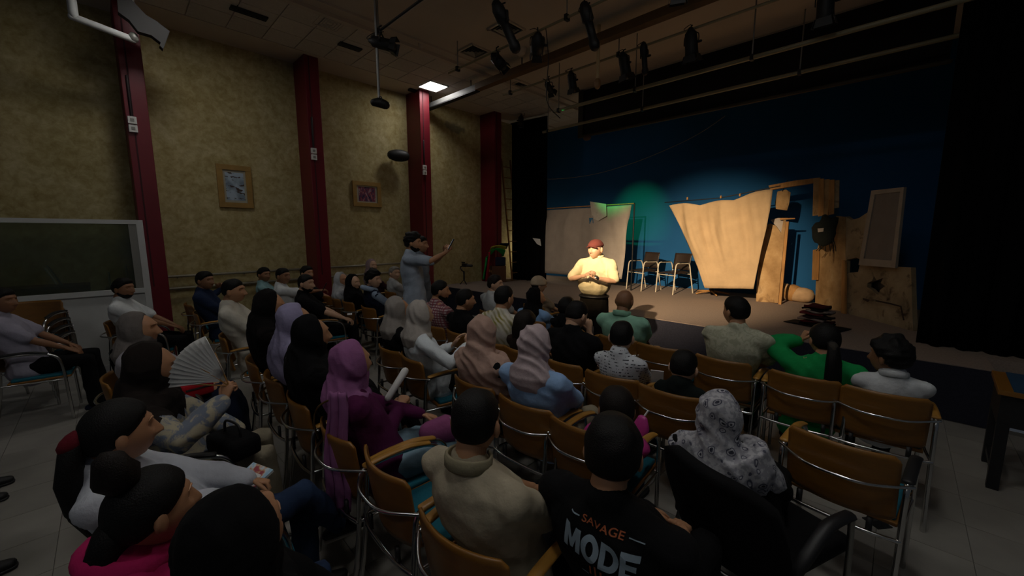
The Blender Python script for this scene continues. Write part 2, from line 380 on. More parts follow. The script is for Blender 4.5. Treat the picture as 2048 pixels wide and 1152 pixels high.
picture('landscape wooden frame with dark reddish group photo on ochre wall', (703, 361), (762, 415), ramp_mat('group_photo_print', pr2, .3), 0.085)
q = on_x(797, 311, WX + 0.25)
t = thing('wall_speaker', 'black rounded loudspeaker on wall bracket beside the third pillar', 'loudspeaker', (WX, q.y, q.z))
MB().tube([(0.2, -.13, 0), (0.22, -.05, 0), (0.26, .06, 0), (0.29, .13, 0)], [(.095, .10), (.115, .125), (.115, .125), (.10, .11)], seg=14).obj('cabinet', M_LAMP, t)
MB().tube([(0, 0, -.02), (0.14, 0, -.02)], 0.018, seg=8).obj('bracket', M_LAMP, t)
MB().ell((0.31, .14, 0), (.045, .045, .07), 10, 6).obj('grille', M_DARKP, t)
t = thing('riser_pipe', 'thin pale vertical pipe on ochre wall beside the third pillar', 'pipe', (WX + .03, PY[2] + PW + .14, 0)); MB().tube([(0, 0, .4), (0, 0, CZ)], 0.014, seg=8).obj('tube', M_PIPE, t)
for z in (1.2, 2.4, 3.6, 4.6): MB().box((-.012, 0, z), (.02, .024, .012)).obj('clip', M_GREYM, t, False)

# glazed white partition at the far left
PX = WX + PD + 0.06
win = struct(MB().box((PX, 0.335, 1.02), (0.03, 0.035, 1.02)).obj('window_1', M_WHITE, None, False))
for nm, lo, hi, m in (('top_rail', (PX - .03, -3.0, 1.985), (PX + .03, .30, 2.04), M_WHITE), ('sill', (PX - .05, -3.0, 1.035), (PX + .05, .30, 1.10), M_WHITE), ('lower_panel', (PX - .012, -3.0, 0.08), (PX + .012, .30, 1.035), M_WHITE), ('bottom_rail', (PX - .03, -3.0, 0.0), (PX + .03, .30, .08), M_WHITE), ('mullion', (PX - .025, -1.62, 1.10), (PX + .025, -1.56, 1.985), M_WHITE), ('jamb_strip', (PX - .02, .22, 1.10), (PX + .02, .30, 1.985), M_GREYM), ('panel_batten', (PX + .012, -.66, .08), (PX + .02, -.63, 1.035), M_GREYM)):
    box_obj(nm, lo, hi, m, win)
gl = bpy.data.materials.new('green_grey_glass'); gl.use_nodes = True; b = gl.node_tree.nodes['Principled BSDF']
b.inputs['Base Color'].default_value = (*rgb('8E9A88'), 1); b.inputs['Transmission Weight'].default_value = 0.9; b.inputs['Roughness'].default_value = 0.08; b.inputs['IOR'].default_value = 1.45
for y0, y1 in ((-2.98, -1.62), (-1.56, .22)): box_obj('pane', (PX - .004, y0, 1.10), (PX + .004, y1, 1.985), gl, win)
struct(box_obj('trim_8', (WX, -3.0, 0.0), (PX - .06, .30, 1.02), M_WHITE))
t = thing('upturned_table', 'upside-down wooden table with pale legs behind the partition glass', 'table', (WX + .27, -.75, 1.02))
MB().box((0, -.1, .10), (.23, .62, .06), bev=.01).obj('table_top', mat('brown_table_edge', '6B3F20', .5, var=.15), t, False)
for (x, y, dx, dy, l) in ((.12, .28, 0, -.10, .26), (-.12, .22, 0, -.08, .22), (.12, -.5, 0, -.05, .2), (-.12, -.5, 0, -.05, .2)): MB().tube([(x, y, .16), (x + dx, y + dy, .16 + l)], .011, seg=8).obj('leg', M_WHITE, t)
t = thing('upturned_stool', 'pair of pale upright legs of an upturned stool behind the glass', 'stool', (WX + .27, .05, 1.02))
MB().box((0, 0, .05), (.16, .13, .04), bev=.01).obj('seat', M_PLY, t, False)
for (x, y, l) in ((.12, .10, .30), (.12, -.08, .20), (-.12, .10, .28), (-.12, -.08, .2)): MB().tube([(x, y, .09), (x, y, .09 + l)], .010, seg=8).obj('leg', M_WHITE, t)

# stage
stage = struct(box_obj('floor_stage', (WX, SY, 0), (0.74, BY, SZ), M_STAGE)); stage.name = 'floor_stage'
struct(box_obj('trim_9', (WX, SY - 0.012, 0), (0.75, SY, SZ - 0.01), M_FASCIA))
struct(box_obj('floor_wing', (0.74, 6.3, 0), (3.0, BY, SZ), M_STAGE))
def curtain(name, label, a, b, z0, z1, folds, amp, m, ph=0.0, group=None, top=0.0):
    a = Vector(a); b = Vector(b); d = b - a; n = Vector((-d.y, d.x)).normalized()
    def f(u, v):
        s = amp * math.sin(2 * PI * folds * u + ph + .5 * math.sin(7 * u)) * (0.45 + .55 * (1 - v)) + amp * .5 * math.sin(2 * PI * folds * 2.3 * u + 1)
        p = a + d * u + n * s; return (p.x, p.y, z0 + (z1 - z0) * v)
    t = thing(name, label, 'curtain', (0, 0, 0), 0, group); MB().sheet(f, int(folds * 8), 10, .012).obj('drape', m, t)
    MB().tube([(a.x - d.x * .01, a.y - d.y * .01, z1 + .01), (b.x + d.x * .01, b.y + d.y * .01, z1 + .01)], .024, seg=8).obj('rail', M_LAMP, t); return t
curtain('stage_curtain', 'black masking curtain hanging at the right of the stage', (0.22, 6.62), (3.0, 6.30), SZ, CZ - .05, 12, .06, M_BLACK)
curtain('stage_curtain', 'narrow black curtain column between the ladder and the blue wall', (-7.93, 8.05), (-6.82, 8.2), SZ, CZ - .10, 7, .05, M_BLACK, 1.0)
curtain('stage_curtain', 'black side masking curtain deep behind the broken wall set', (0.6, 7.1), (0.75, 9.5), SZ, CZ - .05, 9, .05, M_BLACK, 2.0)
# black border above the stage with its bottom batten
bl = on_y(1160, 275, 7.5); br = on_y(1590, 192, 7.5)
t = thing('stage_border', 'wide black border board hanging above the stage with pipe batten', 'border', (0, 7.5, 0))
box_obj('board', (bl.x, -.02, bl.z + .03), (0.2, .02, CZ - .02), mat('black_border_board', '0C0B09', .9), t)
MB().tube([(bl.x, -.04, bl.z), (0.2, -.04, bl.z)], .028, seg=8).obj('batten', mat('dark_olive_pipe', '3A3420', .6), t)
box_obj('end_post', (bl.x - .02, -.06, bl.z), (bl.x + .10, .06, CZ - .02), mat('olive_post', '2A2616', .8), t)
MB().ell((bl.x + .22, -.05, bl.z - .05), (.10, .06, .06), 10, 6).obj('counterweight', mat('dull_pink', '5A443C', .8), t)

# ================================================================ PIPES AND STAGE LANTERNS
def pipe(label, p, q, r=.022, m=M_PIPE, hang=(), cat='pipe', name='lighting_pipe'):
    p = Vector(p); q = Vector(q); t = thing(name, label, cat, p, 0, 'overhead pipes'); d = q - p
    MB().tube([(0, 0, 0), d], r, seg=8).obj('tube', m, t)
    for k in hang:
        c = d * k; MB().tube([c, (c.x, c.y, CZ - p.z)], .009, seg=6).obj('hanger', M_GREYM, t)
        MB().box(c, (.02, .035, .035)).obj('clamp', M_LAMP, t, False)
    return t
ZP = 4.5; YA, YB, YC = 2.78, 4.25, 5.62
pipe('thin dark lighting pipe nearest the camera, under the plain ceiling', (-5.40, YA, ZP), (-1.5, YA, ZP), .016, M_LAMP, (.05, .5, .95))
pipe('dull lighting pipe carrying the three leftmost downward spotlights', (-5.65, YB, ZP), (-0.8, YB, ZP), .016, M_PIPE, (.05, .5, .95))
pipe('dull lighting pipe above the stage front carrying a row of lanterns', (-5.75, YC, ZP), (0.4, YC, ZP), .018, M_PIPE, (.03, .4, .75))
pipe('upper pale pipe crossing high above the stage', (-4.85, 6.05, 4.10), (0.55, 6.05, 4.10), .030, M_PIPE, (.02, .3, .6, .98))
pipe('lower pale pipe crossing above the stage in front of the border', (-5.95, 7.05, 4.10), (0.75, 7.05, 4.10), .028, M_PIPE, (.02, .35, .7, .98))
pipe('rear lighting pipe above the last rows behind the camera', (-3.2, -0.95, 4.55), (1.2, -0.95, 4.55), .022, M_PIPE, (.05, .5, .95))
t = thing('lighting_track', 'long white and brown cable tray beam along the stage front ceiling', 'beam', (WX + .02, 5.42, 4.72), 0, 'overhead pipes')
MB().box((.95, 0, 0), (.95, .05, .05), bev=.004).obj('pale_tray', mat('grey_tray', '6A6A68', .5), t, False); MB().box((.95, .0, -.062), (.95, .06, .012)).obj('tray_base', M_LAMP, t, False)
MB().box((5.0, 0, 0), (3.1, .07, .06), bev=.004).obj('brown_beam', mat('brown_beam_paint', '6B5230', .7, var=.1), t, False)
for k in range(6): MB().box((.3 + k * 1.4, 0, .12), (.008, .008, .08)).obj('hanger', M_LAMP, t, False)

_lid = {}
def lantern(label, p, kind, aim, roll=0.0, drop=.06, s=1.0, light=None):
    """p: point on the pipe; aim: world direction of the beam"""
    t = thing('stage_lantern', label, 'stage light', p, 0, 'stage lanterns'); a = Vector(aim).normalized(); yaw = math.atan2(-a.x, a.y); el = math.asin(a.z)
    t.rotation_euler = (0, 0, yaw)
    MB().tube([(0, 0, .045), (0, -.03, .03), (0, -.032, -.01), (0, 0, -.03), (0, 0, -drop)], .010, seg=6).obj('clamp', M_LAMP, t)
    c = Vector((0, 0, -drop - .15 * s)); w = {'par': .115, 'profile': .09, 'fresnel': .13}[kind] * s
    MB().tube(spline([(-w, 0, c.z), (-w, 0, c.z + .10 * s), (-w * .7, 0, -drop), (w * .7, 0, -drop), (w, 0, c.z + .10 * s), (w, 0, c.z)], 4), (.016 * s, .006), side=(0, 1, 0), seg=6).obj('yoke', M_LAMP, t)
    R = Matrix.Rotation(el, 3, 'X'); b = MB(); f = lambda y, r: (c + R @ Vector((0, y * s, 0)), r * s)
    prof = {'par': [(-.20, .05), (-.16, .09), (-.05, .10), (.10, .10), (.16, .105)], 'profile': [(-.24, .07), (-.20, .085), (-.05, .085), (-.02, .06), (.22, .06), (.26, .075), (.30, .075)], 'fresnel': [(-.15, .08), (-.13, .115), (.0, .12), (.12, .12), (.13, .10)]}[kind]
    P = [f(*q) for q in prof]; b.tube([q[0] for q in P], [q[1] for q in P], side=(1, 0, 0), seg=14); b.obj('housing', M_LAMP, t)
    e = prof[-1][0] + .004; MB().tube([f(e, 1)[0], f(e + .006, 1)[0]], prof[-1][1] * .85 * s, side=(1, 0, 0), seg=14).obj('lens', mat('lens_glass', '20242A', .1), t)
    for q in range(4):
        Q = Matrix.Rotation(q * PI / 2, 3, 'Y'); r = prof[-1][1]
        V = [c + R @ (Q @ (Vector((x, e + y, z)) * s)) for (x, y, z) in ((-r * .8, 0, r * .95), (r * .8, 0, r * .95), (r * 1.0, .11, r * 1.25), (-r * 1.0, .11, r * 1.25))]
        V2 = [v + R @ (Q @ Vector((0, 0, .004))) for v in V]
        if kind != 'profile': MB().add(V + V2, [(0, 1, 2, 3), (7, 6, 5, 4), (0, 4, 5, 1), (1, 5, 6, 2), (2, 6, 7, 3), (3, 7, 4, 0)]).obj('barn_door', M_LAMP, t, False)
    k = MB().tube([(w, 0, c.z), (w + .03, 0, c.z)], .016, seg=6); k.obj('knob', M_DARKP, t)
    cb = spline([c + R @ Vector((0, prof[0][0] * s, 0)), c + R @ Vector((0, (prof[0][0] - .08) * s, .02)), (-.05, -.12, -.02), (-.10, 0, .02)], 5); MB().tube(cb, .005, seg=5).obj('cable', M_LAMP, t)
    return t
def lp(px, py, z, y): q = on_z(px, py, z); return (q.x, y, z)
lantern('big black spotlight hanging at the top edge near the middle', lp(912, -42, ZP, 3.55), 'profile', (.35, .75, -1.5), s=0.89)
lantern('black spotlight on the nearest pipe beside the long drop pole', lp(765, 60, ZP, YA), 'par', (.75, .75, -.25), s=0.73)
lantern('black spotlight hung below the square air diffuser', lp(993, 98, ZP, YB), 'fresnel', (.6, .35, -.8), s=0.66)
lantern('boxy black spotlight with hanging cable, next on the same pipe', lp(1073, 62, ZP, YB), 'fresnel', (-.5, .5, -.55), s=0.73)
lantern('long slim black profile spotlight beside the pale hanging tube', lp(1180, 15, ZP, YB), 'profile', (.35, .35, -1.6), s=0.83)
lantern('small black lantern above the stage curtain, leftmost over the stage', lp(1146, 143, ZP, YC), 'par', (0, .35, -1), s=0.66)
lantern('black lantern over the stage left of a close pair, with cable loop', lp(1250, 105, ZP, YC), 'par', (.1, .3, -1), s=0.76)
lantern('black lantern over the stage, right one of the close pair', lp(1293, 94, ZP, YC), 'profile', (0, .25, -1), s=0.63)
lantern('black lantern with pale yoke over the stage, right of the pair', lp(1390, 64, ZP, YC), 'par', (0, .3, -1), s=0.79)
lantern('dark lantern at the top right above the stage', lp(1660, -12, ZP, 5.7), 'par', (0, .3, -1), s=0.79)
lantern('black pointed spotlight cut by the top edge of the picture', lp(1375, -52, ZP, YB), 'fresnel', (-.2, .4, -1.2), s=0.73)
lantern('black lantern perched on top of the black curtain column', (on_y(1042, 176, 7.7).x, 7.7, CZ - .045), 'par', (.1, -.2, -1), s=0.59)
lantern('black spotlight on the rear pipe aimed at the standing performer', (-1.16, -0.95, 4.55), 'fresnel', (-1.8, 5.5, -2.75), s=0.73)
lantern('black spotlight on the rear pipe aimed at the stage cloth', (-1.76, -0.95, 4.55), 'fresnel', (-.5, 9.8, -2.9), s=0.73)
lantern('black spotlight on the rear pipe aimed at the grey cloth', (-2.36, -0.95, 4.55), 'fresnel', (-3.2, 9.1, -2.8), s=.73)  # unseen lantern added to carry the wash on the grey cloth
lantern('small green stage lantern on the pipe over the stage front', (-4.62, 5.62, 4.5), 'par', (-.3, 3.0, -1.8), s=0.53)
# small lamp on a long drop pole, and the pale hanging tube
q = on_z(752, 60, ZP); z1 = on_y(757, 196, q.y).z
t = thing('drop_pole_lamp', 'small black lamp at the foot of a long pale drop pole', 'stage light', (q.x, q.y, 0))
MB().tube([(0, 0, z1), (0, 0, CZ)], .016, seg=8).obj('pole', M_WHITE, t); MB().tube([(.03, 0, z1), (.03, 0, CZ)], .004, seg=5).obj('cable', M_LAMP, t)
MB().tube([(-.02, -.06, z1 - .07), (.0, .0, z1 - .06), (.03, .07, z1 - .08)], [.05, .065, .06], seg=12).obj('housing', M_LAMP, t)
MB().tube(spline([(-.07, 0, z1 - .06), (-.06, 0, z1), (.06, 0, z1), (.07, 0, z1 - .06)], 4), .008, seg=6).obj('yoke', M_LAMP, t); MB().tube([(.032, .075, z1 - .08), (.034, .08, z1 - .081)], .05, seg=12).obj('lens', MATS['lens_glass'], t)
q = on_y(1195, 165, YC - .2)
t = thing('hanging_tube', 'pale vertical tube with end cap hanging above the stage', 'pipe', (q.x, q.y, 0)); MB().tube([(0, 0, q.z), (0, 0, CZ)], .026, seg=10).obj('tube', mat('cream_tube', 'D8BC8C', .6), t); MB().tube([(0, 0, q.z - .05), (0, 0, q.z + .02)], .045, seg=12).obj('end_cap', mat('copper_cap', '9A7652', .5, .3), t)
# grey wall bracket with projector plate at the top left
a = on_x(147, 30, WX + 1.0); b2 = on_x(150, 0, WX + 1.0); c = on_x(268, 80, WX + 1.0)
t = thing('projector_bracket', 'pale bent pole bracket carrying a grey plate at the top left', 'bracket', (WX + 1.0, 0, 0))
MB().tube([(0, a.y, CZ), (0, a.y, a.z)], .045, seg=10).obj('drop_pole', M_WHITE, t); MB().tube([(0, a.y - .02, a.z - .02), (0, c.y, c.z)], (.03, .04), seg=10).obj('arm', M_WHITE, t); MB().ell((0, c.y, c.z + .03), (.05, .05, .06)).obj('joint', M_GREYM, t)
out = [on_x(px, py, WX + 1.0) - Vector((WX + 1.0, 0, 0)) for px, py in ((232, -20), (262, 5), (290, 35), (312, 48), (338, 68), (325, 103), (318, 96), (320, 90), (302, 76), (275, 68), (258, 46), (236, 30))]
MB().slab([out], (.10, 0, 0)).obj('plate', mat('grey_projector_plate', '1A1816', .7), t, False)
MB().tube([(.05, out[1].y, out[1].z), (.05, out[1].y, CZ)], .03, seg=8).obj('ceiling_stem', M_GREYM, t)
# slack cable over the stage
p = [on_y(x, y, 8.7) for x, y in ((1030, 352), (1100, 358), (1180, 350), (1260, 328), (1340, 296), (1400, 266), (1450, 232))]
tag(MB().tube(spline(p, 6), .006, seg=5).obj('slack_cable', mat('pale_cable', '8A7A66', .7)), 'thin slack cable curving across in front of the blue wall', 'cable')
for px, py, z in ((1100, 90, 3.4),):
    q = on_z(1100, 60, ZP); p = [(q.x, YB, ZP), (q.x + .05, YB, ZP - .4), (q.x + .03, YB, ZP - .9), (q.x + .1, YB + .2, ZP - 1.1)]
    tag(MB().tube(spline(p, 6), .006, seg=5).obj('hanging_cable', M_LAMP), 'thin dark cable dangling beside the boxy black spotlight', 'cable')
# ================================================================ STAGE SET
def cloth_sheet(name, label, left, right, y, folds, amp, m, nu=36, nv=20, sag=0.0, group=None):
    """left / right: pixel polylines of the side edges, top to bottom, on the vertical plane y"""
    def along(pl, v):
        k = v * (len(pl) - 1); i = min(int(k), len(pl) - 2); f = k - i
        return Vector(on_y(pl[i][0] * (1 - f) + pl[i + 1][0] * f, pl[i][1] * (1 - f) + pl[i + 1][1] * f, y))
    def fn(u, v):
        v = 1 - v; p = along(left, v).lerp(along(right, v), u); fade = .25 + .75 * math.sin(PI * min(1, v * 1.2 + .05))
        w = u + .10 * v * math.sin(3 * u + 1) + .05 * math.sin(4 * v + 2 * u); p.y += amp * fade * (math.sin(2 * PI * folds * w + 1.5 * v) * (1.2 - .6 * v) + .35 * math.sin(2 * PI * folds * 2.7 * w + 1.3 + v * 4) * (1 - v) + .10 * math.sin(2 * PI * folds * 5.3 * w)) + .02 * math.sin(5 * v + 4 * u)
        p.z -= sag * math.sin(PI * u) * (1 - v) - sag * .5 * abs(math.sin(3 * PI * u)) * (1 - v); return p
    t = thing(name, label, 'cloth', (0, 0, 0), 0, group); MB().sheet(fn, nu, nv, .006).obj('sheet', m, t); return t
M_CALICO = cloth('unbleached_calico', 'B59A76', .08, vscale=4); M_CALICO2 = cloth('grey_calico', 'A79C90', .07, vscale=4)
YL, YR = 8.25, 8.30
t = cloth_sheet('backdrop_cloth', 'plain grey calico cloth hanging left of the standing performer', [(1083, 421), (1082, 470), (1080, 545)], [(1263, 410), (1256, 450), (1250, 510), (1243, 558)], YL, 4, .040, M_CALICO2)
a = on_y(1083, 419, YL); b = on_y(1263, 409, YL)
MB().tube([a + Vector((-.05, .03, .02)), b + Vector((.03, .03, .02))], .015, seg=6).obj('top_batten', M_WOOD, t)
for p in (a, b): MB().tube([(p.x + .05, YL + .04, SZ), (p.x + .05, YL + .04, p.z + .02)], .018, seg=6).obj('post', M_LAMP, t)
fl = [on_y(*p, YL - .05) for p in ((1180, 403), (1212, 408), (1213, 432), (1196, 442), (1184, 436))]
MB().slab([fl], (0, .004, 0)).obj('pinned_flap', cloth('pale_flap', 'BDB6A8'), t, False)
MB().slab([[on_y(*p, YL - .06) for p in ((1178, 436), (1186, 436), (1187, 448), (1179, 448))]], (0, .004, 0)).obj('blue_patch', cloth('blue_patch', '3C6C8C'), t, False)
t = cloth_sheet('backdrop_cloth', 'large warm-lit calico cloth tied up at the middle of the stage', [(1338, 411), (1352, 440), (1366, 472), (1382, 505), (1396, 535), (1410, 576)], [(1546, 379), (1542, 420), (1534, 460), (1523, 500), (1514, 540), (1507, 578)], YR, 2.8, .055, M_CALICO, 60, 28, sag=.10)
MB().tube([on_y(1330, 405, YR + .05), on_y(1440, 396, YR + .05), on_y(1560, 372, YR + .05)], .010, seg=6).obj('top_line', M_LAMP, t)
for px, py in ((1375, 400), (1442, 397), (1480, 393), (1512, 389)):
    p = on_y(px, py - 3, YR + .03); MB().box(p, (.012, .02, .025), bev=.003).obj('peg', M_WOOD, t, False)
# star base of the stand behind the calico
q = on_z(1422, 588, SZ)
t = thing('stand_base', 'five-spoke wooden stand base under the calico cloth', 'stand', (q.x, q.y, SZ)); 
for k in range(5):
    a = 2 * PI * k / 5 + .3; MB().tube([(0, 0, .07), (.22 * math.cos(a), .22 * math.sin(a), .045), (.34 * math.cos(a), .34 * math.sin(a), .02)], [(.028, .02), (.022, .018), (.016, .014)], side=(-math.sin(a), math.cos(a), 0), seg=8).obj('spoke', M_WOOD, t)
MB().tube([(0, 0, .05), (0, 0, 1.6)], .02, seg=8).obj('pole', M_STEEL, t); MB().tube([(0, 0, .04), (0, 0, .12)], .045, seg=10).obj('hub', M_LAMP, t)

# broken wall set
SA, SB = (-1.03, 8.91), (0.21, 7.40)
dn = Vector((SB[1] - SA[1], -(SB[0] - SA[0]), 0)).normalized()      # towards the audience is +/- of this
M_SETW = ramp_mat('rough_stained_set_plaster', lambda N, L, s: n_mix(N, L, n_ramp(N, L, n_noise(N, L, n_map(N, L, s, (1, 1, .35)), 5, 6, .6, .6), [(.58, (0, 0, 0)), (.72, (1, 1, 1))]), n_ramp(N, L, n_noise(N, L, s, 3, 6, .6), [(.3, '8A6B45'), (.55, 'AD8C60'), (.75, 'C2A67C')]), '4A2E1A'))
M_SETD = ramp_mat('grimy_set_plaster', lambda N, L, s: n_mix(N, L, n_ramp(N, L, n_noise(N, L, s, 4, 6, .65, .8), [(.55, (0, 0, 0)), (.70, (1, 1, 1))]), n_ramp(N, L, n_noise(N, L, s, 2.5, 6, .6), [(.3, '7A6A52'), (.55, '97866A'), (.75, 'AD9C80')]), '3E3024'))
t = thing('broken_wall', 'broken doorway of stained plaster boards right of the calico', 'stage set', (0, 0, 0))
def yslab(px, y, th, m, nm, par=None): return MB().slab([[on_y(*p, y) for p in px]], (0, th, 0)).obj(nm, m, par or t, False)
yslab([(1512, 603), (1514, 560), (1520, 500), (1524, 455), (1540, 447), (1552, 452), (1562, 466), (1567, 440), (1572, 438), (1566, 500), (1560, 560), (1556, 606)], 8.62, .05, M_SETW, 'left_panel')
yslab([(1541, 440), (1556, 436), (1569, 436), (1569, 452), (1562, 466), (1552, 452)], 8.66, .03, M_CALICO2, 'torn_paper')
MB().box((on_y(1560, 520, 8.60).x + .07, 8.56, SZ + .75), (.022, .03, .75)).obj('door_post', M_WOOD, t, False)
yslab([(1537, 371), (1590, 361), (1640, 355), (1642, 363), (1600, 370), (1540, 380)], 8.55, .10, M_WOOD, 'lintel')
yslab([(1555, 383), (1572, 379), (1581, 385), (1578, 408), (1574, 421), (1552, 418), (1550, 405)], 8.60, .02, M_SETW, 'hanging_scrap')
yslab([(1560, 436), (1590, 436), (1590, 438), (1560, 440)], 8.60, .03, M_WOOD, 'ledge')
MB().tube([on_y(1575, 360, 8.58), on_y(1565, 382, 8.58)], .006, seg=5).obj('cord', M_LAMP, t)
for k, (x0, x1, yb, m) in enumerate(((1626, 1638, 430, M_SETW), (1637, 1647, 431, M_WOOD), (1646, 1658, 430, M_SETW), (1657, 1668, 428, M_WOOD), (1667, 1678, 415, M_SETD))):
    yslab([(x0 + 1, 357 + k), (x1 + 1, 356 + k), (x1, yb), (x0 - 1, yb + 2)], 8.52 - .02 * (k % 2), .03, m, 'board')
# right half: diagonal wall running towards the audience, with a hole and a gap
def dslab(loops, th, m, nm, off=0.0, par=None): return MB().slab([[on_wall(*p, SA, SB) + dn * off for p in lp] for lp in loops], dn * th).obj(nm, m, par or t2, False)
t2 = thing('broken_wall', 'dark grimy broken wall with a jagged hole at stage right', 'stage set', (0, 0, 0))
dslab([[(1630, 612), (1632, 560), (1634, 500), (1640, 478), (1668, 470), (1672, 432), (1690, 434), (1692, 625)]], -.05, M_SETW, 'jamb_panel')
dslab([[(1632, 500), (1642, 498), (1640, 560), (1630, 560)]], -.03, M_WOOD, 'jamb_batten', .055)
dslab([[(1690, 628), (1692, 433), (1702, 440), (1718, 436), (1736, 424), (1752, 415), (1752, 530), (1760, 532), (1822, 535), (1826, 664), (1760, 648)],
       [(1693, 520), (1712, 515), (1722, 520), (1716, 544), (1692, 546)],
       [(1735, 566), (1744, 562), (1748, 552), (1753, 561), (1766, 556), (1761, 566), (1770, 572), (1760, 580), (1756, 590), (1748, 584), (1742, 578), (1734, 574)]], -.06, M_SETD, 'wall_panel')
dslab([[(1733, 566), (1746, 560), (1748, 548), (1756, 560), (1770, 556), (1764, 568), (1772, 574), (1760, 584), (1757, 594), (1746, 586), (1740, 580), (1731, 574)]], -.02, M_LAMP, 'hole_backing', -.09)
dslab([[(1690, 628), (1692, 520), (1698, 521), (1698, 630)]], -.03, M_WOOD, 'upright', .065)
for lpx in ([(1760, 600), (1790, 606), (1812, 612), (1818, 640), (1816, 641), (1810, 614), (1790, 609), (1760, 603)], [(1735, 596), (1748, 600), (1744, 604), (1734, 599)]): dslab([lpx], -.006, mat('crack_edge', '33271C', .9), 'crack', .062)
dslab([[(1700, 648), (1760, 658), (1820, 672), (1824, 664), (1760, 646), (1712, 636)]], -.16, M_SETD, 'rubble_plinth', .18)
# white framed board leaning on the ledge of the wall
t3 = thing('framed_board', 'white framed pale board leaning above the jagged hole', 'board', (0, 0, 0))
O = [(1757, 381), (1824, 374), (1806, 536), (1731, 530)]
I = [(1764, 389), (1816, 383), (1799, 521), (1741, 517)]
for k, nm in enumerate(('frame_top', 'frame_side', 'frame_bottom', 'frame_side')):
    k2 = (k + 1) % 4; MB().slab([[on_wall(*p, SA, SB) + dn * .10 for p in (O[k], O[k2], I[k2], I[k])]], -dn * .035).obj(nm, mat('white_timber', '8F867A', .7, var=.08), t3, False)
MB().slab([[on_wall(*p, SA, SB) + dn * .085 for p in I]], -dn * .012).obj('board', mat('pale_board', '6E6862', .85, var=.06), t3, False)
# dark net bundle
q = on_y(1652, 462, 8.45); t4 = thing('net_bundle', 'dark green net bundle hanging under the broken boards', 'net', (q.x, q.y, q.z))
nb = MB().ell((0, 0, 0), (.17, .10, .24), 22, 16); nb.V = [tuple(Vector(v) * (1 + .45 * noise.noise(Vector(v) * 9))) for v in nb.V]; nb.obj('bundle', mat('dark_net', '141A16', .95), t4)
for k in range(7):
    a = random.uniform(-.12, .12); MB().tube(spline([(a, -.05, -.15), (a + .03, -.08, -.24), (a + random.uniform(-.05, .05), -.06, -.33)], 3), .006, seg=5).obj('strand', MATS['dark_net'], t4)
MB().slab([[Vector((x, -.13, z)) for x, z in ((-.10, .04), (-.02, .05), (-.02, -.01), (-.09, -.02))]], (0, .006, 0)).obj('pale_tag', M_CALICO2, t4, False); MB().tube([(0, 0, .2), (0, 0, .5)], .008, seg=5).obj('rope', M_WOOD, t4)
# rolled mattress in the doorway
q0 = on_z(1566, 594, SZ); q1 = Vector((q0.x + .44, q0.y - .52, SZ)); q0 = Vector((q0.x, q0.y - .35, SZ))
t5 = thing('rolled_mat', 'rolled beige mattress lying in the broken doorway', 'mattress', q0); d = q1 - q0
MB().tube([Vector((0, 0, .17)), d * .2 + Vector((0, 0, .165)), d * .5 + Vector((0, 0, .14)), d + Vector((0, 0, .14))], [.165, .16, .14, .14], seg=16).obj('roll', cloth('beige_mattress', 'B79874', .12), t5)
for f in (.18, .5): p = d * f + Vector((0, 0, .155)); MB().tube([p - d.normalized() * .015, p + d.normalized() * .015], .166, seg=16).obj('strap', M_WOOD, t5)
# heap of folded striped textiles
q = on_z(1632, 652, SZ); t6 = thing('textile_heap', 'stacked red, black and white folded textiles at the stage front', 'textiles', q, -.3)
cs = [cloth('heap_' + c, c) for c in ('1A1012', '4E161E', '7A6A64', '2A1A1C', '5A2026', '8A7C74', '140E10', '4A141A')]
for k in range(8):
    def f(u, v, k=k): return ((u - .5) * (.34 - .015 * k) + .03 * math.sin(9 * k), (v - .5) * .24 + .02 * math.cos(5 * k), .02 + .036 * k + .016 * math.sin(6 * u + k) * math.cos(4 * v + 2 * k))
    MB().sheet(f, 8, 6, .026).obj('folded_cloth', cs[k], t6)
MB().sheet(lambda u, v: ((u - .5) * .70, (v - .5) * .30, .008 + .008 * math.sin(9 * u) * math.sin(7 * v)), 12, 6, .008).obj('floor_cloth', M_BLACKUP, t6)

# two stage chairs
def stage_chair(x, y, rz, label):
    t = thing('stage_chair', label, 'chair', (x, y, SZ), rz, 'stage chairs'); W = .24; cr = mat('cream_tube_legs', 'C9BFA8', .4)
    MB().sheet(lambda u, v: ((u - .5) * .44, .02 - .05 * math.cos((u - .5) * 2.6) - .07 * v, .50 + .36 * v), 10, 6, .014).obj('backrest', mat('dark_brown_plastic', '2E241E', .45), t)
    MB().sheet(lambda u, v: ((u - .5) * .45, -.03 + .45 * v, .45 + .015 * math.cos((u - .5) * 3) - .03 * v * v), 8, 8, .02).obj('seat', MATS['dark_brown_plastic'], t)
    for sx in (-1, 1):
        MB().tube(spline([(sx * W, .46, 0), (sx * W, .43, .40), (sx * W, .41, .60), (sx * W, .37, .655), (sx * W, .28, .66), (sx * W, .04, .655)], 4), .013, seg=8).obj('leg', cr, t)
        MB().tube(spline([(sx * W, -.14, 0), (sx * W, -.04, .42), (sx * W, .0, .60), (sx * W, .04, .655)], 4), .013, seg=8).obj('leg', cr, t)
        MB().tube([(sx * W, .08, .675), (sx * W, .32, .675)], (.024, .012), side=(1, 0, 0), seg=8).obj('armrest', M_DARKP, t)
    MB().tube([(-W, .40, .40), (W, .40, .40)], .010, seg=6).obj('stretcher', cr, t); MB().tube([(-W, -.02, .42), (W, -.02, .42)], .010, seg=6).obj('stretcher', cr, t)
c1 = on_z(1302, 578, SZ); c2 = on_z(1362, 584, SZ)
stage_chair(c1.x - .05, c1.y - .02, PI - .35, 'dark chair with cream legs on stage, nearer the grey cloth')
stage_chair(c2.x - .02, c2.y - .05, PI - .35, 'dark chair with cream legs on stage, half behind the calico')

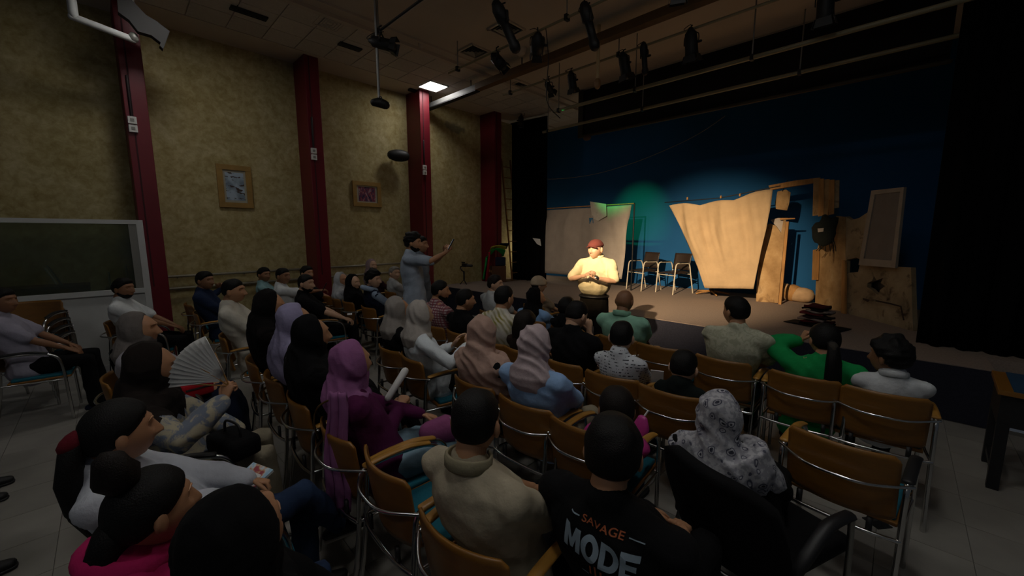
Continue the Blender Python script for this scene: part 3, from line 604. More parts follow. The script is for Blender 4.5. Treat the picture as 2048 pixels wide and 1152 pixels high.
# ladder, flag-draped crate, gimbal camera at the stage left side
a = on_x(1003, 318, WX + .12); b = on_x(1014, 480, WX + .40)
t = thing('ladder', 'wooden ladder leaning on the wall behind the black curtain', 'ladder', (0, 0, 0))
b = Vector((WX + .55, b.y + .05, SZ))
for dy in (0, .34): MB().tube([a + Vector((0, dy, 0)), b + Vector((0, dy, 0))], (.018, .035), side=(0, 1, 0), seg=4).obj('rail', M_WOOD, t)
for k in range(11): p = b.lerp(a, (k + .7) / 11.4); MB().tube([p, p + Vector((0, .34, 0))], .014, seg=6).obj('rung', M_WOOD, t)
q = Vector((-7.62, 7.22, SZ)); t = thing('wooden_crate', 'brown wooden crate under the draped flags at stage left', 'crate', (q.x - .15, q.y + .1, SZ), -.5)
MB().box((0, 0, .22), (.22, .20, .22), bev=.006).obj('box', mat('brown_crate', '5E3C22', .7, var=.15), t, False)
for z in (.10, .30): MB().box((0, -.206, z), (.222, .008, .03)).obj('slat', M_WOOD, t, False)
t = thing('draped_flags', 'green, yellow and red flags draped over the brown crate', 'flag', (q.x - .15, q.y + .1, SZ), -.5)
def drape(px0, px1, dz, top, bot, c, nm):
    def f(u, v):
        s = 1.0 - v; x = px0 + (px1 - px0) * u + .03 * math.sin(5 * s); yy = -.26 - .07 * s + .02 * math.sin(9 * u + 3 * s); return (x, yy, bot + (top - bot) * v + dz * u)
    MB().sheet(f, 10, 12, .006).obj(nm, cloth('flag_' + nm, c), t)
drape(-.42, -.28, 0, .52, .02, '2A3350', 'navy_stripe'); drape(-.33, -.16, 0, .58, .01, 'B02838', 'red_stripe'); drape(-.22, -.02, .05, .62, .03, '28984A', 'green_stripe'); drape(.16, .30, .1, .75, .02, 'A02030', 'red_end')
MB().sheet(lambda u, v: (-.25 + .5 * u, -.27 + .45 * v, .58 + .22 * u + .08 * math.sin(3 * v) + .03 * math.sin(8 * u)), 12, 8, .006).obj('green_top', cloth('flag_green_top', '30A850'), t)
MB().sheet(lambda u, v: (-.16 + .42 * u, -.22 + .42 * v, .68 + .26 * u + .05 * math.sin(3 * v)), 10, 8, .006).obj('yellow_top', cloth('flag_yellow', 'C8B848'), t)
MB().sheet(lambda u, v: (.02 + .28 * u, .02 + .25 * v, .88 + .16 * u), 6, 6, .006).obj('navy_top', cloth('flag_navy', '20283C'), t)
MB().box((.05, .05, .56), (.18, .14, .11), bev=.02).obj('folded_bundle', MATS['cloth_flag_navy'], t, False)
q = on_z(917, 566, SZ); t = thing('gimbal_camera', 'black video camera on a gimbal stick by the ochre wall', 'camera', (q.x + .30, q.y - .05, SZ))
MB().tube([(0, 0, .12), (0, 0, .32)], .022, seg=10).obj('handle', M_LAMP, t)
for k in range(3): a = 2.1 * k; MB().tube([(0, 0, .12), (.10 * math.cos(a), .10 * math.sin(a), .008)], .010, seg=6).obj('foot', M_LAMP, t)
MB().tube(spline([(0, 0, .32), (-.10, 0, .36), (-.13, 0, .44), (-.06, 0, .46)], 5), .014, seg=8).obj('gimbal_arm', M_LAMP, t)
MB().box((.0, .03, .49), (.075, .045, .045), bev=.01).obj('camera_body', M_LAMP, t, False); MB().tube([(.05, .05, .485), (.14, .14, .475)], .035, seg=12).obj('lens', M_DARKP, t); MB().box((-.02, 0, .56), (.05, .02, .015)).obj('top_handle', M_LAMP, t, False)
MB().box((-.09, -.02, .40), (.03, .02, .02)).obj('grip', M_STEEL, t, False)
# white scrap tied to the black curtain
tag(MB().slab([[on_y(*p, 8.08) for p in ((1065, 476), (1080, 478), (1082, 492), (1074, 488))]], (0, .01, 0)).obj('paper_scrap', M_PAPER, None, False), 'small white paper scrap on the black curtain column', 'paper')

# table at the right edge
t = thing('side_table', 'dark table with blue cloth and wood edge at right edge', 'table', (1.02, 4.62, 0), -.05)
MB().box((0, 0, .735), (.42, .30, .018), bev=.004).obj('table_top', M_PLY, t, False); MB().box((.02, .0, .756), (.37, .29, .004)).obj('blue_cloth', cloth('blue_table', '24415A'), t, False)
MB().box((0, .0, .60), (.40, .27, .115)).obj('apron', M_DARKP, t, False)
for x in (-.37, .37):
    for y in (-.25, .25): MB().box((x, y, .25), (.03, .03, .25)).obj('leg', M_DARKP, t, False)
MB().box((-.37, 0, .12), (.02, .23, .02)).obj('stretcher', M_DARKP, t, False)
tag(MB().sheet(lambda u, v: (.80 + .14 * u, 4.42 + .12 * v, .765 + .01 * math.sin(7 * u + 5 * v)), 5, 5, .002).obj('crumpled_paper', M_PAPER), 'crumpled white paper lying on the blue table cloth', 'paper')
t = thing('work_lamp', 'small backstage work lamp glowing behind the black curtain column', 'lamp', (-7.72, 8.72, SZ)); MB().tube([(0, 0, 0), (0, 0, .02)], .09, seg=12).obj('base', M_LAMP, t); MB().tube([(0, 0, .02), (0, 0, .62)], .012, seg=8).obj('stem', M_STEEL, t); MB().ell((0, 0, .68), (.035, .035, .05)).obj('bulb', mat('warm_bulb', (1, .85, .6), .4, emit=6), t)
l = bpy.data.lights.new('work_lamp_glow', 'POINT'); l.energy = 9; l.color = (1, .85, .62); l.shadow_soft_size = .05; lo = bpy.data.objects.new('work_lamp_glow', l); COL.objects.link(lo); lo.parent = t; lo.location = (0, 0, .80)
# floor boxes
for px, py, lb in ((1754, 1046, 'dark square floor box beside the empty chair at right'), (704, 1049, 'dark square floor box under the row of wooden chairs')):
    q = on_z(px, py, 0); t = thing('floor_box', lb, 'floor box', (q.x, q.y, 0), .9, 'floor boxes'); MB().box((0, 0, .003), (.052, .052, .003)).obj('lid', mat('dark_floor_plate', '2A2C2E', .4, .5), t, False); MB().box((0, .02, .0065), (.02, .008, .001)).obj('latch', M_STEEL, t, False)
# ================================================================ CHAIRS
def make_chair():
    P = []
    W = .245
    def part(nm, mb, m): P.append((nm, mb.mesh(nm, m)))
    for sx in (-1, 1):
        part('leg', MB().tube(spline([(sx * W, -.10, .005), (sx * W, -.055, .30), (sx * W, -.035, .56), (sx * W, -.02, .685), (sx * W, .03, .71)], 4), .0125, seg=8), M_CHROME)
        part('leg', MB().tube(spline([(sx * W, .03, .71), (sx * W, .16, .715), (sx * W, .33, .70), (sx * W, .42, .65), (sx * W, .45, .54), (sx * W, .46, .30), (sx * W, .47, .005)], 4), .0125, seg=8), M_CHROME)
        part('armrest', MB().tube(spline([(sx * W, .0, .718), (sx * W, .10, .730), (sx * W, .24, .730), (sx * W, .36, .703)], 4), (.024, .010), side=(1, 0, 0), seg=10), M_ARM)
    n = 12
    def bk(u, v):
        x = (u - .5) * .43; r = .022; e = max(0, abs(x) - (.215 - r)); z = 0.500 + .340 * v
        if v in (0, 1) or e: z = min(max(z, .500 + (r - math.sqrt(max(0, r * r - e * e)) if e else 0)), .84 - (r - math.sqrt(max(0, r * r - e * e)) if e else 0))
        return (x, -.035 + .06 * (x / .215) ** 2 - .075 * v + .02 * v * v, z)
    part('backrest', MB().sheet(bk, 20, 12, .012), M_PLY)
    part('back_rail', MB().tube(spline([(-W - .02, -.0, .700), (-W, -.02, .700), (-.12, -.115, .695), (0, -.135, .695), (.12, -.115, .695), (W, -.02, .700), (W + .02, -.0, .700)], 4), .008, seg=8), M_CHROME)
    part('crossbar', MB().tube(spline([(-W, -.05, .440), (-.12, -.075, .440), (.12, -.075, .440), (W, -.05, .440)], 4), .010, seg=8), M_CHROME)
    part('crossbar', MB().tube([(-W, .455, .42), (W, .455, .42)], .010, seg=8), M_CHROME)
    for sx in (-1, 1): part('bracket', MB().box((sx * .14, -.062, .470), (.012, .008, .040)), M_DARKP)
    for sx in (-1, 1): part('seat_rail', MB().tube([(sx * W, -.05, .44), (sx * W * .98, .15, .430), (sx * W, .455, .42)], .009, seg=6), M_CHROME)
    part('seat_board', MB().box((0, .29, .440), (.225, .205, .010), bev=.006), M_PLY)
    part('seat', MB().box((0, .30, .460), (.215, .195, .016), bev=.012), M_TEAL)
    return P
CHAIR = make_chair()
M_ARMB = M_DARKP
CHAIR_B = [(n, (m if n != 'armrest' else None)) for n, m in CHAIR]
_blk = []
for n, m in CHAIR:
    if n == 'armrest': m2 = m.copy(); m2.materials.clear(); m2.materials.append(M_DARKP); _blk.append((n, m2))
    else: _blk.append((n, m))
def chair(x, y, label, rz=0.0, black=False):
    t = thing('armchair', label, 'chair', (x, y, 0), rz, 'plywood-backed chrome armchairs in rows')
    for n, m in (_blk if black else CHAIR): link(n, m, t)
    return t
# empty chairs
R0, R1, R2, R3, R4 = -0.04, 0.79, 1.73, 2.52, 3.49     # back lines of the rows
_c = chair(-.12, 2.50, 'empty plywood armchair with one black armrest, nearest at right', -.10)
[c for c in _c.children if c.name.startswith('armrest')][1].data = [m for n, m in _blk if n == 'armrest'][1]
chair(-1.50, R4, 'empty plywood armchair in the front row left of the beige tee', .02)
chair(-1.57, .82, 'empty plywood armchair with teal seat beside the beige polo shirt', -.05)
chair(-6.70, R3, 'empty plywood armchair by the second red pillar', .1)
chair(-6.15, R2 + .15, 'empty plywood armchair in front of the second red pillar', -.15)
chair(-7.35, R1, 'empty plywood armchair by the wall behind the navy shirt', .05)
# stack of chairs by the partition
for k in range(4):
    t = chair(-6.95 + .015 * k, -.62 - .01 * k, ('lowest', 'second lowest', 'second highest', 'topmost')[k] + ' chair of the stack by the white partition', -1.9, True); t.location.z = .085 * k; t['group'] = 'stacked chairs by the partition'

# black upholstered chair
t = thing('padded_chair', 'black padded armchair holding the paisley headscarf wearer', 'chair', (-.47, 1.86, 0), -.38)
def pbk(u, v):
    x = (u - .5) * .58; c = (2 * (u - .5)) ** 2; return (x * (1 - .10 * (v - .5) ** 2 * 4), -.02 + .085 * c - .11 * v, 0.40 + .45 * v - .06 * c * c * v + .06 * c * c * (1 - v))
MB().sheet(pbk, 20, 14, .05).obj('backrest', M_BLACKUP, t); MB().box((0, .27, .45), (.26, .25, .04), bev=.03).obj('seat', M_BLACKUP, t)
for sx in (-1, 1):
    MB().tube(spline([(sx * .26, .02, .42), (sx * .30, .08, .56), (sx * .30, .22, .66), (sx * .30, .38, .665)], 5), (.028, .016), side=(1, 0, 0), seg=8).obj('armrest', M_DARKP, t)
    MB().tube([(sx * .27, -.10, 0), (sx * .24, .0, .42)], .013, seg=8).obj('leg', M_STEEL, t); MB().tube(spline([(sx * .30, .40, .65), (sx * .29, .44, .4), (sx * .28, .47, 0)], 4), .013, seg=8).obj('leg', M_STEEL, t)
MB().tube(spline([(-.25, -.02, .36), (0, -.06, .34), (.25, -.02, .36)], 4), .012, seg=8).obj('crossbar', M_STEEL, t)
# ================================================================ PEOPLE
_tmp = []
def remesh(mb, voxel, it, name):
    """queue a solid for voxel union; returns a handle whose mesh is filled by flush()"""
    me = bpy.data.meshes.new(name); me.from_pydata(mb.V, [], mb.F); o = bpy.data.objects.new('tmp_' + name, me); COL.objects.link(o)
    r = o.modifiers.new('r', 'REMESH'); r.mode = 'VOXEL'; r.voxel_size = voxel; r.use_smooth_shade = True
    if it: s = o.modifiers.new('s', 'SMOOTH'); s.factor = .5; s.iterations = it
    h = {'o': o, 'name': name}; _tmp.append(h); return h
def flush():
    dg = bpy.context.evaluated_depsgraph_get(); dg.update()
    for h in _tmp:
        h['me'] = bpy.data.meshes.new_from_object(h['o'].evaluated_get(dg)); h['me'].name = h['name']
    for h in _tmp:
        m = h['o'].data; bpy.data.objects.remove(h['o']); bpy.data.meshes.remove(m); del h['o']
    _tmp.clear()
def wrinkle(me, amp, freq, fold=0.0, ffreq=30.0, axis=(0, 0, 1), seed=0.0):
    n = len(me.vertices); co = np.empty(n * 3, np.float32); me.vertices.foreach_get('co', co); co = co.reshape(-1, 3)
    nr = np.empty(n * 3, np.float32); me.vertex_normals.foreach_get('vector', nr); nr = nr.reshape(-1, 3); ax = np.array(axis, np.float32)
    d = np.empty(n, np.float32); ph = co @ ax
    sd = Vector((seed * 3.1, seed * 1.7, seed))
    for i in range(n):
        p = Vector(co[i]); q = Vector((p.x * freq, p.y * freq, p.z * freq * .55)) + sd
        a = noise.noise(q); d[i] = amp * (1 - 2 * abs(a)) * .6
        if fold: d[i] += fold * (1 - 2 * abs(math.sin(ph[i] * ffreq * .5 + 3.5 * noise.noise(p * 5 + sd)))) * (.4 + .6 * min(1, max(0, 1.2 * noise.noise(p * 4 - sd) + .6)))
    co += nr * d[:, None]; me.vertices.foreach_set('co', co.ravel()); me.update()

# head: parametric skull with face; grid denser at the front
NLON, NLAT = 52, 42
def head_grid():
    t = np.linspace(-1, 1, NLON, endpoint=False); lon = PI * np.sign(t) * np.abs(t) ** 1.4
    la = np.linspace(0, PI, NLAT + 1); D = []
    for a in la:
        for o in lon: D.append((math.sin(a) * math.sin(o), math.sin(a) * math.cos(o), math.cos(a)))
    return np.array(D)
HD = head_grid()
HF = [(j * NLON + i, j * NLON + (i + 1) % NLON, (j + 1) * NLON + (i + 1) % NLON, (j + 1) * NLON + i) for j in range(NLAT) for i in range(NLON)]
def head_shape(D):
    pw = lambda a, e: np.sign(a) * np.abs(a) ** e
    up = np.where(D[:, 2] > 0, 1.0, 0.0); dx = pw(D[:, 0], .86); dz = np.where(D[:, 2] > 0, pw(D[:, 2], .90), D[:, 2]); dy = pw(D[:, 1], .94)
    x, y, z = dx * .081, dy * .096, dz * .113
    low = np.clip(-D[:, 2], 0, 1); fr = np.clip(D[:, 1], 0, 1); bk = np.clip(-D[:, 1], 0, 1)
    x = x * (1 - .32 * low ** 1.6); y = y * (1 - .10 * low ** 2 * fr) - bk * (-.040 * low ** 1.2); y = y + .012 * low * fr
    y = y - .006 * np.clip(D[:, 2] - .35, 0, 1) * fr * 2
    g = lambda a, b: np.exp(-(a / b) ** 2)
    f = np.clip(D[:, 1] * 3 - .6, 0, 1)
    npz = np.where(z > -.032, np.clip((.034 - z) / .066, 0, 1), np.clip((z + .046) / .014, 0, 1))
    y = y + f * (.035 * g(x, .0125) * npz + .010 * g(np.abs(x) - .013, .008) * g(z + .034, .010))
    y = y - f * .017 * g(np.abs(x) - .033, .017) * g(z - .016, .015)
    y = y + f * .007 * g(z - .043, .011) * g(x, .05)
    y = y + f * (.010 * g(z + .060, .007) + .011 * g(z + .074, .007) - .006 * g(z + .067, .003)) * g(x, .021)
    y = y + f * .015 * g(z + .100, .014) * g(x, .024)
    y = y + f * .004 * g(np.abs(x) - .045, .016) * g(z + .02, .02)
    return np.stack([x, y, z], 1)
HP = head_shape(HD)
def face_y(x, z): k = (HP[:, 0] - x) ** 2 + (HP[:, 2] - z) ** 2 + np.where(HP[:, 1] > 0, 0, 9); i = np.argsort(k)[:3]; return float(HP[i, 1].mean())
HN = HP / np.linalg.norm(HP * np.array([1 / .0745, 1 / .097, 1 / .118]) ** 2 * 1, axis=1)[:, None]
HN = HP * np.array([1 / .0745 ** 2, 1 / .097 ** 2, 1 / .118 ** 2]); HN /= np.linalg.norm(HN, axis=1)[:, None]
def shell(mask, thick, seed=0, nz=.0, nf=30):
    """surface lying over the head where mask > 0"""
    V = []
    for p, n, m in zip(HP, HN, mask):
        t = thick(p) if callable(thick) else thick; k = math.sqrt(max(0.0, min(1.0, m)))
        if nz: t *= 1 + nz * noise.noise(Vector(p) * nf + Vector((seed, 0, 0)))
        V.append(Vector(p + n * (t * k - .0015)))
    F = [f for f in HF if max(mask[i] for i in f) > 0]
    return V, F
_hy = [-.11, -.06, -.03, -.012, .018, .03, .055, .075, .11]; _hz = [-.050, -.046, -.028, .012, .012, .03, .052, .066, .074]
def hair_mask(rec=0.0): return (HP[:, 2] - np.interp(HP[:, 1], _hy, _hz) - rec * np.clip(HP[:, 1] * 12, 0, 1)) / .022
def beard_mask():
    line = np.interp(HP[:, 1], [-.03, -.005, .02, .05, .075, .1], [-.03, -.03, -.052, -.064, -.056, -.050])
    m = np.minimum((line - HP[:, 2]) / .012, (HP[:, 1] + .025) / .015)
    mouth = np.exp(-((HP[:, 0] / .026) ** 2 + ((HP[:, 2] + .067) / .010) ** 2)) * 2.5
    return np.where(HP[:, 1] > 0.05, m - mouth, m)

EYE_Y = face_y(.033, .017)
def ik(S, T, l1, l2, hint):
    d = T - S; L = d.length
    if L > (l1 + l2) * .995: T = S + d * ((l1 + l2) * .995 / L); d = T - S; L = d.length
    L = max(L, abs(l1 - l2) + .02); a = (l1 * l1 - l2 * l2 + L * L) / (2 * L); h = math.sqrt(max(0, l1 * l1 - a * a)); u = d.normalized()
    v = hint - u * hint.dot(u); v = v.normalized() if v.length > 1e-6 else u.orthogonal(); return S + u * a + v * h, T
def hand(mb, w, d, n, side, curl, k):
    """w wrist, d pointing direction, n back-of-hand normal, side +1 right hand; five fingers"""
    d = d.normalized(); n = (n - d * n.dot(d)).normalized(); x = d.cross(n) * side          # towards the little finger for +x? thumb lies at -x
    kn = w + d * .088 * k; mb.tube([w - d * .02 * k, w + d * .02 * k, w + d * .06 * k, kn], [(.024 * k, .017 * k), (.032 * k, .015 * k), (.040 * k, .014 * k), (.036 * k, .011 * k)], side=x, seg=10)
    for q, (o, l) in enumerate(((-.029, .072), (-.010, .080), (.010, .075), (.028, .058))):
        p = kn + x * o * k - d * abs(o) * .25 * k; pts = [p - d * .015 * k, p]; ang = 0.0
        for s in (.45, .32, .25):
            ang += curl * (1 + .12 * q); dd = d * math.cos(ang) - n * math.sin(ang); p = p + dd * l * s * k + x * o * .06 * k; pts.append(p)
        mb.tube(pts, [.0095 * k, .0095 * k, .0088 * k, .008 * k, .0065 * k], side=x, seg=7)
    p = w + d * .028 * k - x * .028 * k; dd = (d * .75 - x * .65 - n * .25).normalized(); d2 = (d * .95 - x * .15 - n * (.2 + .4 * curl)).normalized()
    mb.tube([p + x * .012 * k, p, p + dd * .034 * k, p + dd * .034 * k + d2 * .030 * k, p + dd * .034 * k + d2 * .054 * k], [.012 * k, .0125 * k, .011 * k, .010 * k, .0075 * k], seg=7)

ACTOR = Vector((-2.70, 4.22))
PEOPLE = []
def ang_to(p, q): return math.atan2(-(q[0] - p[0]), q[1] - p[1])      # yaw whose +Y faces from p to q
def person(label, head, row=None, off=.06, hz=None, s=1.0, wid=1.0, yaw=None, look=None, pitch=0.0, tilt=0.0, skin=1, hair='short', hairm=None, beard=False,
           scarf=None, cape=0.6, fold=(.9, .45, .30), top='', sleeve='short', bottom='', skirt=False, shoes=None, hands=None, curl=.45, chairlabel=None, cx=None, stand=None,
           belly=0.0, fine=False, cap=None, shoe2=None, collar=None, crossed=False, black=False, recess=0.0, chz=None, knees=.13, lower=0.0, shw=1.0, world=None, neck=1.0, hint=(.7, -.55, -.6)):
    # ---- where the head is in the hall
    if stand is not None: hw = on_y(head[0], head[1], stand[1]) if False else Vector((stand[0], stand[1], 0)); hw = Vector((stand[0], stand[1], stand[2]))
    elif world is not None: hw = Vector(world)
    elif hz is not None: hw = on_z(head[0], head[1], hz)
    else: hw = on_y(head[0], head[1], row + off)
    if stand is not None: root = Vector((stand[0], stand[1], 0))
    else: root = Vector((hw.x if cx is None else cx, (row if row is not None else hw.y - off) + .20, 0))
    if yaw is None: yaw = max(-.5, min(.5, ang_to(root, ACTOR))) * .35
    else: yaw = math.radians(yaw)
    la = ang_to(hw, look if look is not None else ACTOR) - yaw
    la = (la + PI) % (2 * PI) - PI; la = max(-1.15, min(1.15, la))
    T = thing('person', label, 'person', root, yaw, 'audience' if stand is None else None)
    Rz = Matrix.Rotation(-yaw, 3, 'Z'); hl = Rz @ (hw - root)
    HR = Matrix.Rotation(la, 3, 'Z') @ Matrix.Rotation(math.radians(pitch), 3, 'X') @ Matrix.Rotation(math.radians(tilt), 3, 'Y')
    seat = .47
    hs = .93 + .07 * s if s < 1 else 1.0      # head shrinks less than the body
    hip = Vector((0, 0, seat + .085 * s)) if stand is None else Vector((0, 0, stand[2] - .165 * s - .56 * s))
    nb = hl + HR @ Vector((0, -.03, -.02)) + Vector((0, -.02, -.116 * s * neck)); up = nb - hip
    sp = bez(hip, hip + Vector((up.x * .1, -.01 * s, up.z * .35)), nb - Vector((up.x * .25, -.01, up.z * .35)), nb, 10)
    at = lambda t: sp[min(9, int(t * 10))].lerp(sp[min(10, int(t * 10) + 1)], t * 10 - int(t * 10)) if t < 1 else sp[10]
    def torso(inf): return [(a * wid * s + inf, b * s * (.5 + .5 * wid) + inf) for a, b in ((.172, .130), (.170, .128), (.160, .120), (.156, .118), (.160, .120), (.168, .124), (.178, .127), (.184, .124), (.180, .112), (.150, .092), (.066, .064))]
    sx = Vector((1, 0, 0)); S = {q: nb + sx * (q * .182 * s * wid * shw) + Vector((0, .012, -.066 * s)) for q in (-1, 1)}
    l1, l2 = .285 * s, .255 * s; E = {}; W = {}; HDIR = {}
    for q in (-1, 1):
        tgt = None if not hands else hands.get(q)
        if tgt is None: tgt = Vector((q * .075, .27 * s + .05, seat + .19 * s + .01)) if stand is None else Vector((q * .24, .05, hip.z - .06))
        elif tgt[0] == 'px': tgt = Rz @ (on_z(tgt[1], tgt[2], tgt[3]) - root)
        elif tgt[0] == 'py': tgt = Rz @ (on_y(tgt[1], tgt[2], tgt[3]) - root)
        else: tgt = Vector(tgt)
        E[q], W[q] = ik(S[q], tgt, l1, l2, Vector((q * hint[0], hint[1], hint[2])))
    if stand is None:
        kn = {q: hip + Vector((q * knees * s, .42 * s, -.01 + .02 * s)) for q in (-1, 1)}; an = {q: Vector((q * (knees - .01) * s, .40 * s + .04, .085)) for q in (-1, 1)}
        if s < .8: an = {q: Vector((q * .10 * s, .44 * s, seat - .36 * s)) for q in (-1, 1)}
        if crossed: kn[1] = hip + Vector((.0, .44 * s, .09)); an[1] = Vector((-.16, .62 * s, .30)); 
    else:
        kn = {q: Vector((q * .10, .03, hip.z * .52)) for q in (-1, 1)}; an = {q: Vector((q * .11, -.02, .085)) for q in (-1, 1)}
    hj = {q: hip + Vector((q * .085 * s, 0, -.01)) for q in (-1, 1)}
    vx = .012 if fine else .016
    # ---- body: one mesh
    b = MB(); b.tube(sp, torso(-.012), side=sx, seg=14)
    for q in (-1, 1):
        b.tube([nb + sx * q * .03 + Vector((0, 0, -.01)), S[q]], [.045 * s, .047 * s], seg=10); b.tube([S[q], S[q].lerp(E[q], .5), E[q], E[q].lerp(W[q], .35), E[q].lerp(W[q], .8), W[q]], [.046 * s, .044 * s, .037 * s, .038 * s, .027 * s, .024 * s], seg=10)
        b.tube([hj[q], hj[q].lerp(kn[q], .5), kn[q], kn[q].lerp(an[q], .35), an[q]], [.078 * s, .068 * s, .05 * s, .05 * s, .034 * s], seg=10)
    b.tube([at(.93), nb + Vector((0, 0, .03)), hl + HR @ Vector((0, -.02, -.03))], [.068 * s, .061 * s, .056 * s], seg=12)
    rb = remesh(b, .018, 2, 'body')
    ex = MB()
    hm = [hl + HR @ (Vector(p) * hs) for p in HP]; ex.V = [tuple(v) for v in hm]; ex.F = list(HF)
    lip = lambda f: all(abs(HP[i][0]) < .022 and -.082 < HP[i][2] < -.054 and HP[i][1] > .07 for i in f)
    ex.M = [1 if lip(f) else 0 for f in HF]
    for q in (-1, 1):
        e0 = hl + HR @ (Vector((q * .0835, -.008, -.004)) * hs)
        ex.ell(e0, (.013, .020, .033), 8, 6, 0, HR @ Matrix.Rotation(q * .35, 3, 'Z')); ye = EYE_Y; ex.ell(hl + HR @ (Vector((q * .033, ye - .0065, .017)) * hs), (.0145, .012, .0085), 10, 6, 2, HR)
        ex.ell(hl + HR @ (Vector((q * .033, ye + .0015, .017)) * hs), (.0062, .0050, .0066), 8, 5, 3, HR)
        ex.tube([hl + HR @ (Vector((q * a, face_y(a, z) + .001, z)) * hs) for a, z in ((.014, .035), (.024, .040), (.036, .041), (.050, .035))], [.0032, .0045, .0042, .0025], seg=5, m=3)
        ex.tube([hl + HR @ (Vector((q * a, ye + dy_, z)) * hs) for a, dy_, z in ((.019, .003, .019), (.026, .006, .0245), (.034, .0065, .026), (.042, .004, .0235), (.048, -.001, .018))], .0026, seg=5, m=0)
        fd = (W[q] - E[q]).normalized(); bn = Vector((q * .25, -.1, 1)) if stand is None else Vector((q, 0, .2)); c = curl
        if hands and hands.get(q) is not None and len(hands.get('n', ())) : bn = Vector(hands['n'])
        if hands and hands.get('d%d' % q): fd = Vector(hands['d%d' % q])
        hand(ex, W[q], fd, bn, q, c, s * .97)
    def fin_body(rb=rb, ex=ex, T=T):
        me = rb['me']; n = len(me.vertices); V = np.empty(n * 3, np.float32); me.vertices.foreach_get('co', V)
        F = [tuple(p.vertices) for p in me.polygons]; m = MB(); m.V = [tuple(v) for v in V.reshape(-1, 3)]; m.F = F; m.M = [0] * len(F); m.add(ex.V, ex.F); m.M[len(F):] = ex.M
        m.obj('body', [M_SKIN[skin], M_LIP, M_EYE, hairm or M_HAIR], T)
    PEOPLE.append(fin_body)
    # ---- top
    g = MB(); tt = torso(.012); k0 = 1 if lower > -.1 else 3
    g.tube(([hip - Vector((0, 0, .05 * s + lower))] + sp[k0:10] if k0 == 1 else sp[5:10]) + [sp[10] + Vector((0, 0, .006))], ([(tt[0][0] + .012, tt[0][1] + .015)] + tt[1:10] if k0 == 1 else tt[5:10]) + [(.076, .074)], side=sx, seg=18)
    if belly: g.ell(at(.50) + Vector((0, belly * .45, 0)), (.205 * wid, belly + .07, .17))
    for q in (-1, 1):
        g.tube([nb + sx * q * .035 + Vector((0, 0, -.022)), nb.lerp(S[q], .55) + Vector((0, 0, -.008)), S[q]], [.052 * s, .058 * s, .064 * s], seg=12)
        if sleeve == 'short': g.tube([S[q], S[q].lerp(E[q], .45), S[q].lerp(E[q], .82)], [.064 * s, .062 * s, .064 * s], seg=12)
        elif sleeve == 'long': g.tube([S[q], S[q].lerp(E[q], .5), E[q], E[q].lerp(W[q], .5), E[q].lerp(W[q], .93)], [.063 * s, .059 * s, .054 * s, .046 * s, .036 * s], seg=12)
        elif sleeve == 'loose': g.tube([S[q], S[q].lerp(E[q], .5), E[q], E[q].lerp(W[q], .5), E[q].lerp(W[q], .9)], [.070 * s, .070 * s, .070 * s, .064 * s, .05 * s], seg=12)
    rg = remesh(g, vx, 4, 'top')
    def fin_top(rg=rg, T=T, m=top):
        wrinkle(rg['me'], .013, 8 / s, .004, 62, (.55, .2, .75), seed=len(label)); rg['me'].materials.append(m); T['_top'] = link('top', rg['me'], T).name
    PEOPLE.append(fin_top)
    if collar:
        c = MB(); R = .084 * s
        ring = [nb + Vector((math.sin(a) * R * .98, math.cos(a) * R * .95 - .004, .026 + .024 * math.cos(a + PI) * .6)) for a in np.linspace(.35, 2 * PI - .35, 16)]
        c.tube(ring, (.008, .026 * s), side=(0, 0, 1) if False else (1, 0, 0), seg=8); c.obj('collar', collar, T)
    # ---- bottom
    l = MB(); l.ell(hip + Vector((0, .0, -.01)), (.168 * s * wid, .135 * s, .115 * s))
    if lower < -.1: l.tube([hip, hip + Vector((0, .01, .12)), hip + Vector((0, .02, .16))], [(.172 * wid, .145), (.168 * wid, .142), (.160 * wid, .136)], side=sx, seg=16)
    if skirt and stand is None:
        l.tube([hip, hip + Vector((0, .22 * s, -.005)), (kn[1] + kn[-1]) / 2 + Vector((0, .02, 0)), (kn[1] + kn[-1]) / 2 + Vector((0, .06, -.12)), Vector((0, kn[1].y + .05, .10))], [(.175 * s, .11 * s), (.20 * s, .10 * s), (.205 * s, .095 * s), (.21 * s, .09 * s), (.23 * s, .11 * s)], side=sx, seg=16)
    else:
        w = 1.0
        for q in (-1, 1): l.tube([hj[q], hj[q].lerp(kn[q], .5), kn[q], kn[q].lerp(an[q], .5), an[q] + Vector((0, 0, .0))], [.095 * s, .086 * s, .070 * s, .066 * s, .058 * s], seg=12)
    rl = remesh(l, vx + .002, 3, 'bottom')
    def fin_bot(rl=rl, T=T, m=bottom, nm='skirt' if skirt else 'trousers'):
        wrinkle(rl['me'], .012, 9, .004, 60, (.4, 1, .3), seed=len(label) + 5); rl['me'].materials.append(m); rl['me'].name = nm; link(nm, rl['me'], T)
    PEOPLE.append(fin_bot)
    # ---- shoes
    for q in (-1, 1):
        f = MB(); a = an[q]; fw = Vector((q * .08, 1, 0)).normalized(); base = a.z - .085
        if crossed and q == 1: fw = Vector((-.2, 1, -.1)).normalized()
        P = [(-.065, .030, .034, .042), (-.035, .037, .045, .048), (.04, .041, .042, .044), (.12, .045, .032, .036), (.185, .036, .024, .030)]
        f.tube([Vector((a.x, a.y, base)) + fw * y * s + Vector((0, 0, z)) for y, _, _, z in P], [(w * s, h * s) for _, w, h, _ in P], side=(fw.y, -fw.x, 0), seg=12)
        so = f.obj('shoe', shoes or M_SHOEB, T); so_ = MB()
        so_.tube([Vector((a.x, a.y, base + .012)) + fw * y * s for y in (-.075, 0, .08, .15, .20)], [(w * s, .012) for w in (.03, .042, .046, .047, .034)], side=(fw.y, -fw.x, 0), seg=10); so_.obj('sole', shoe2 or M_DARKP, so)
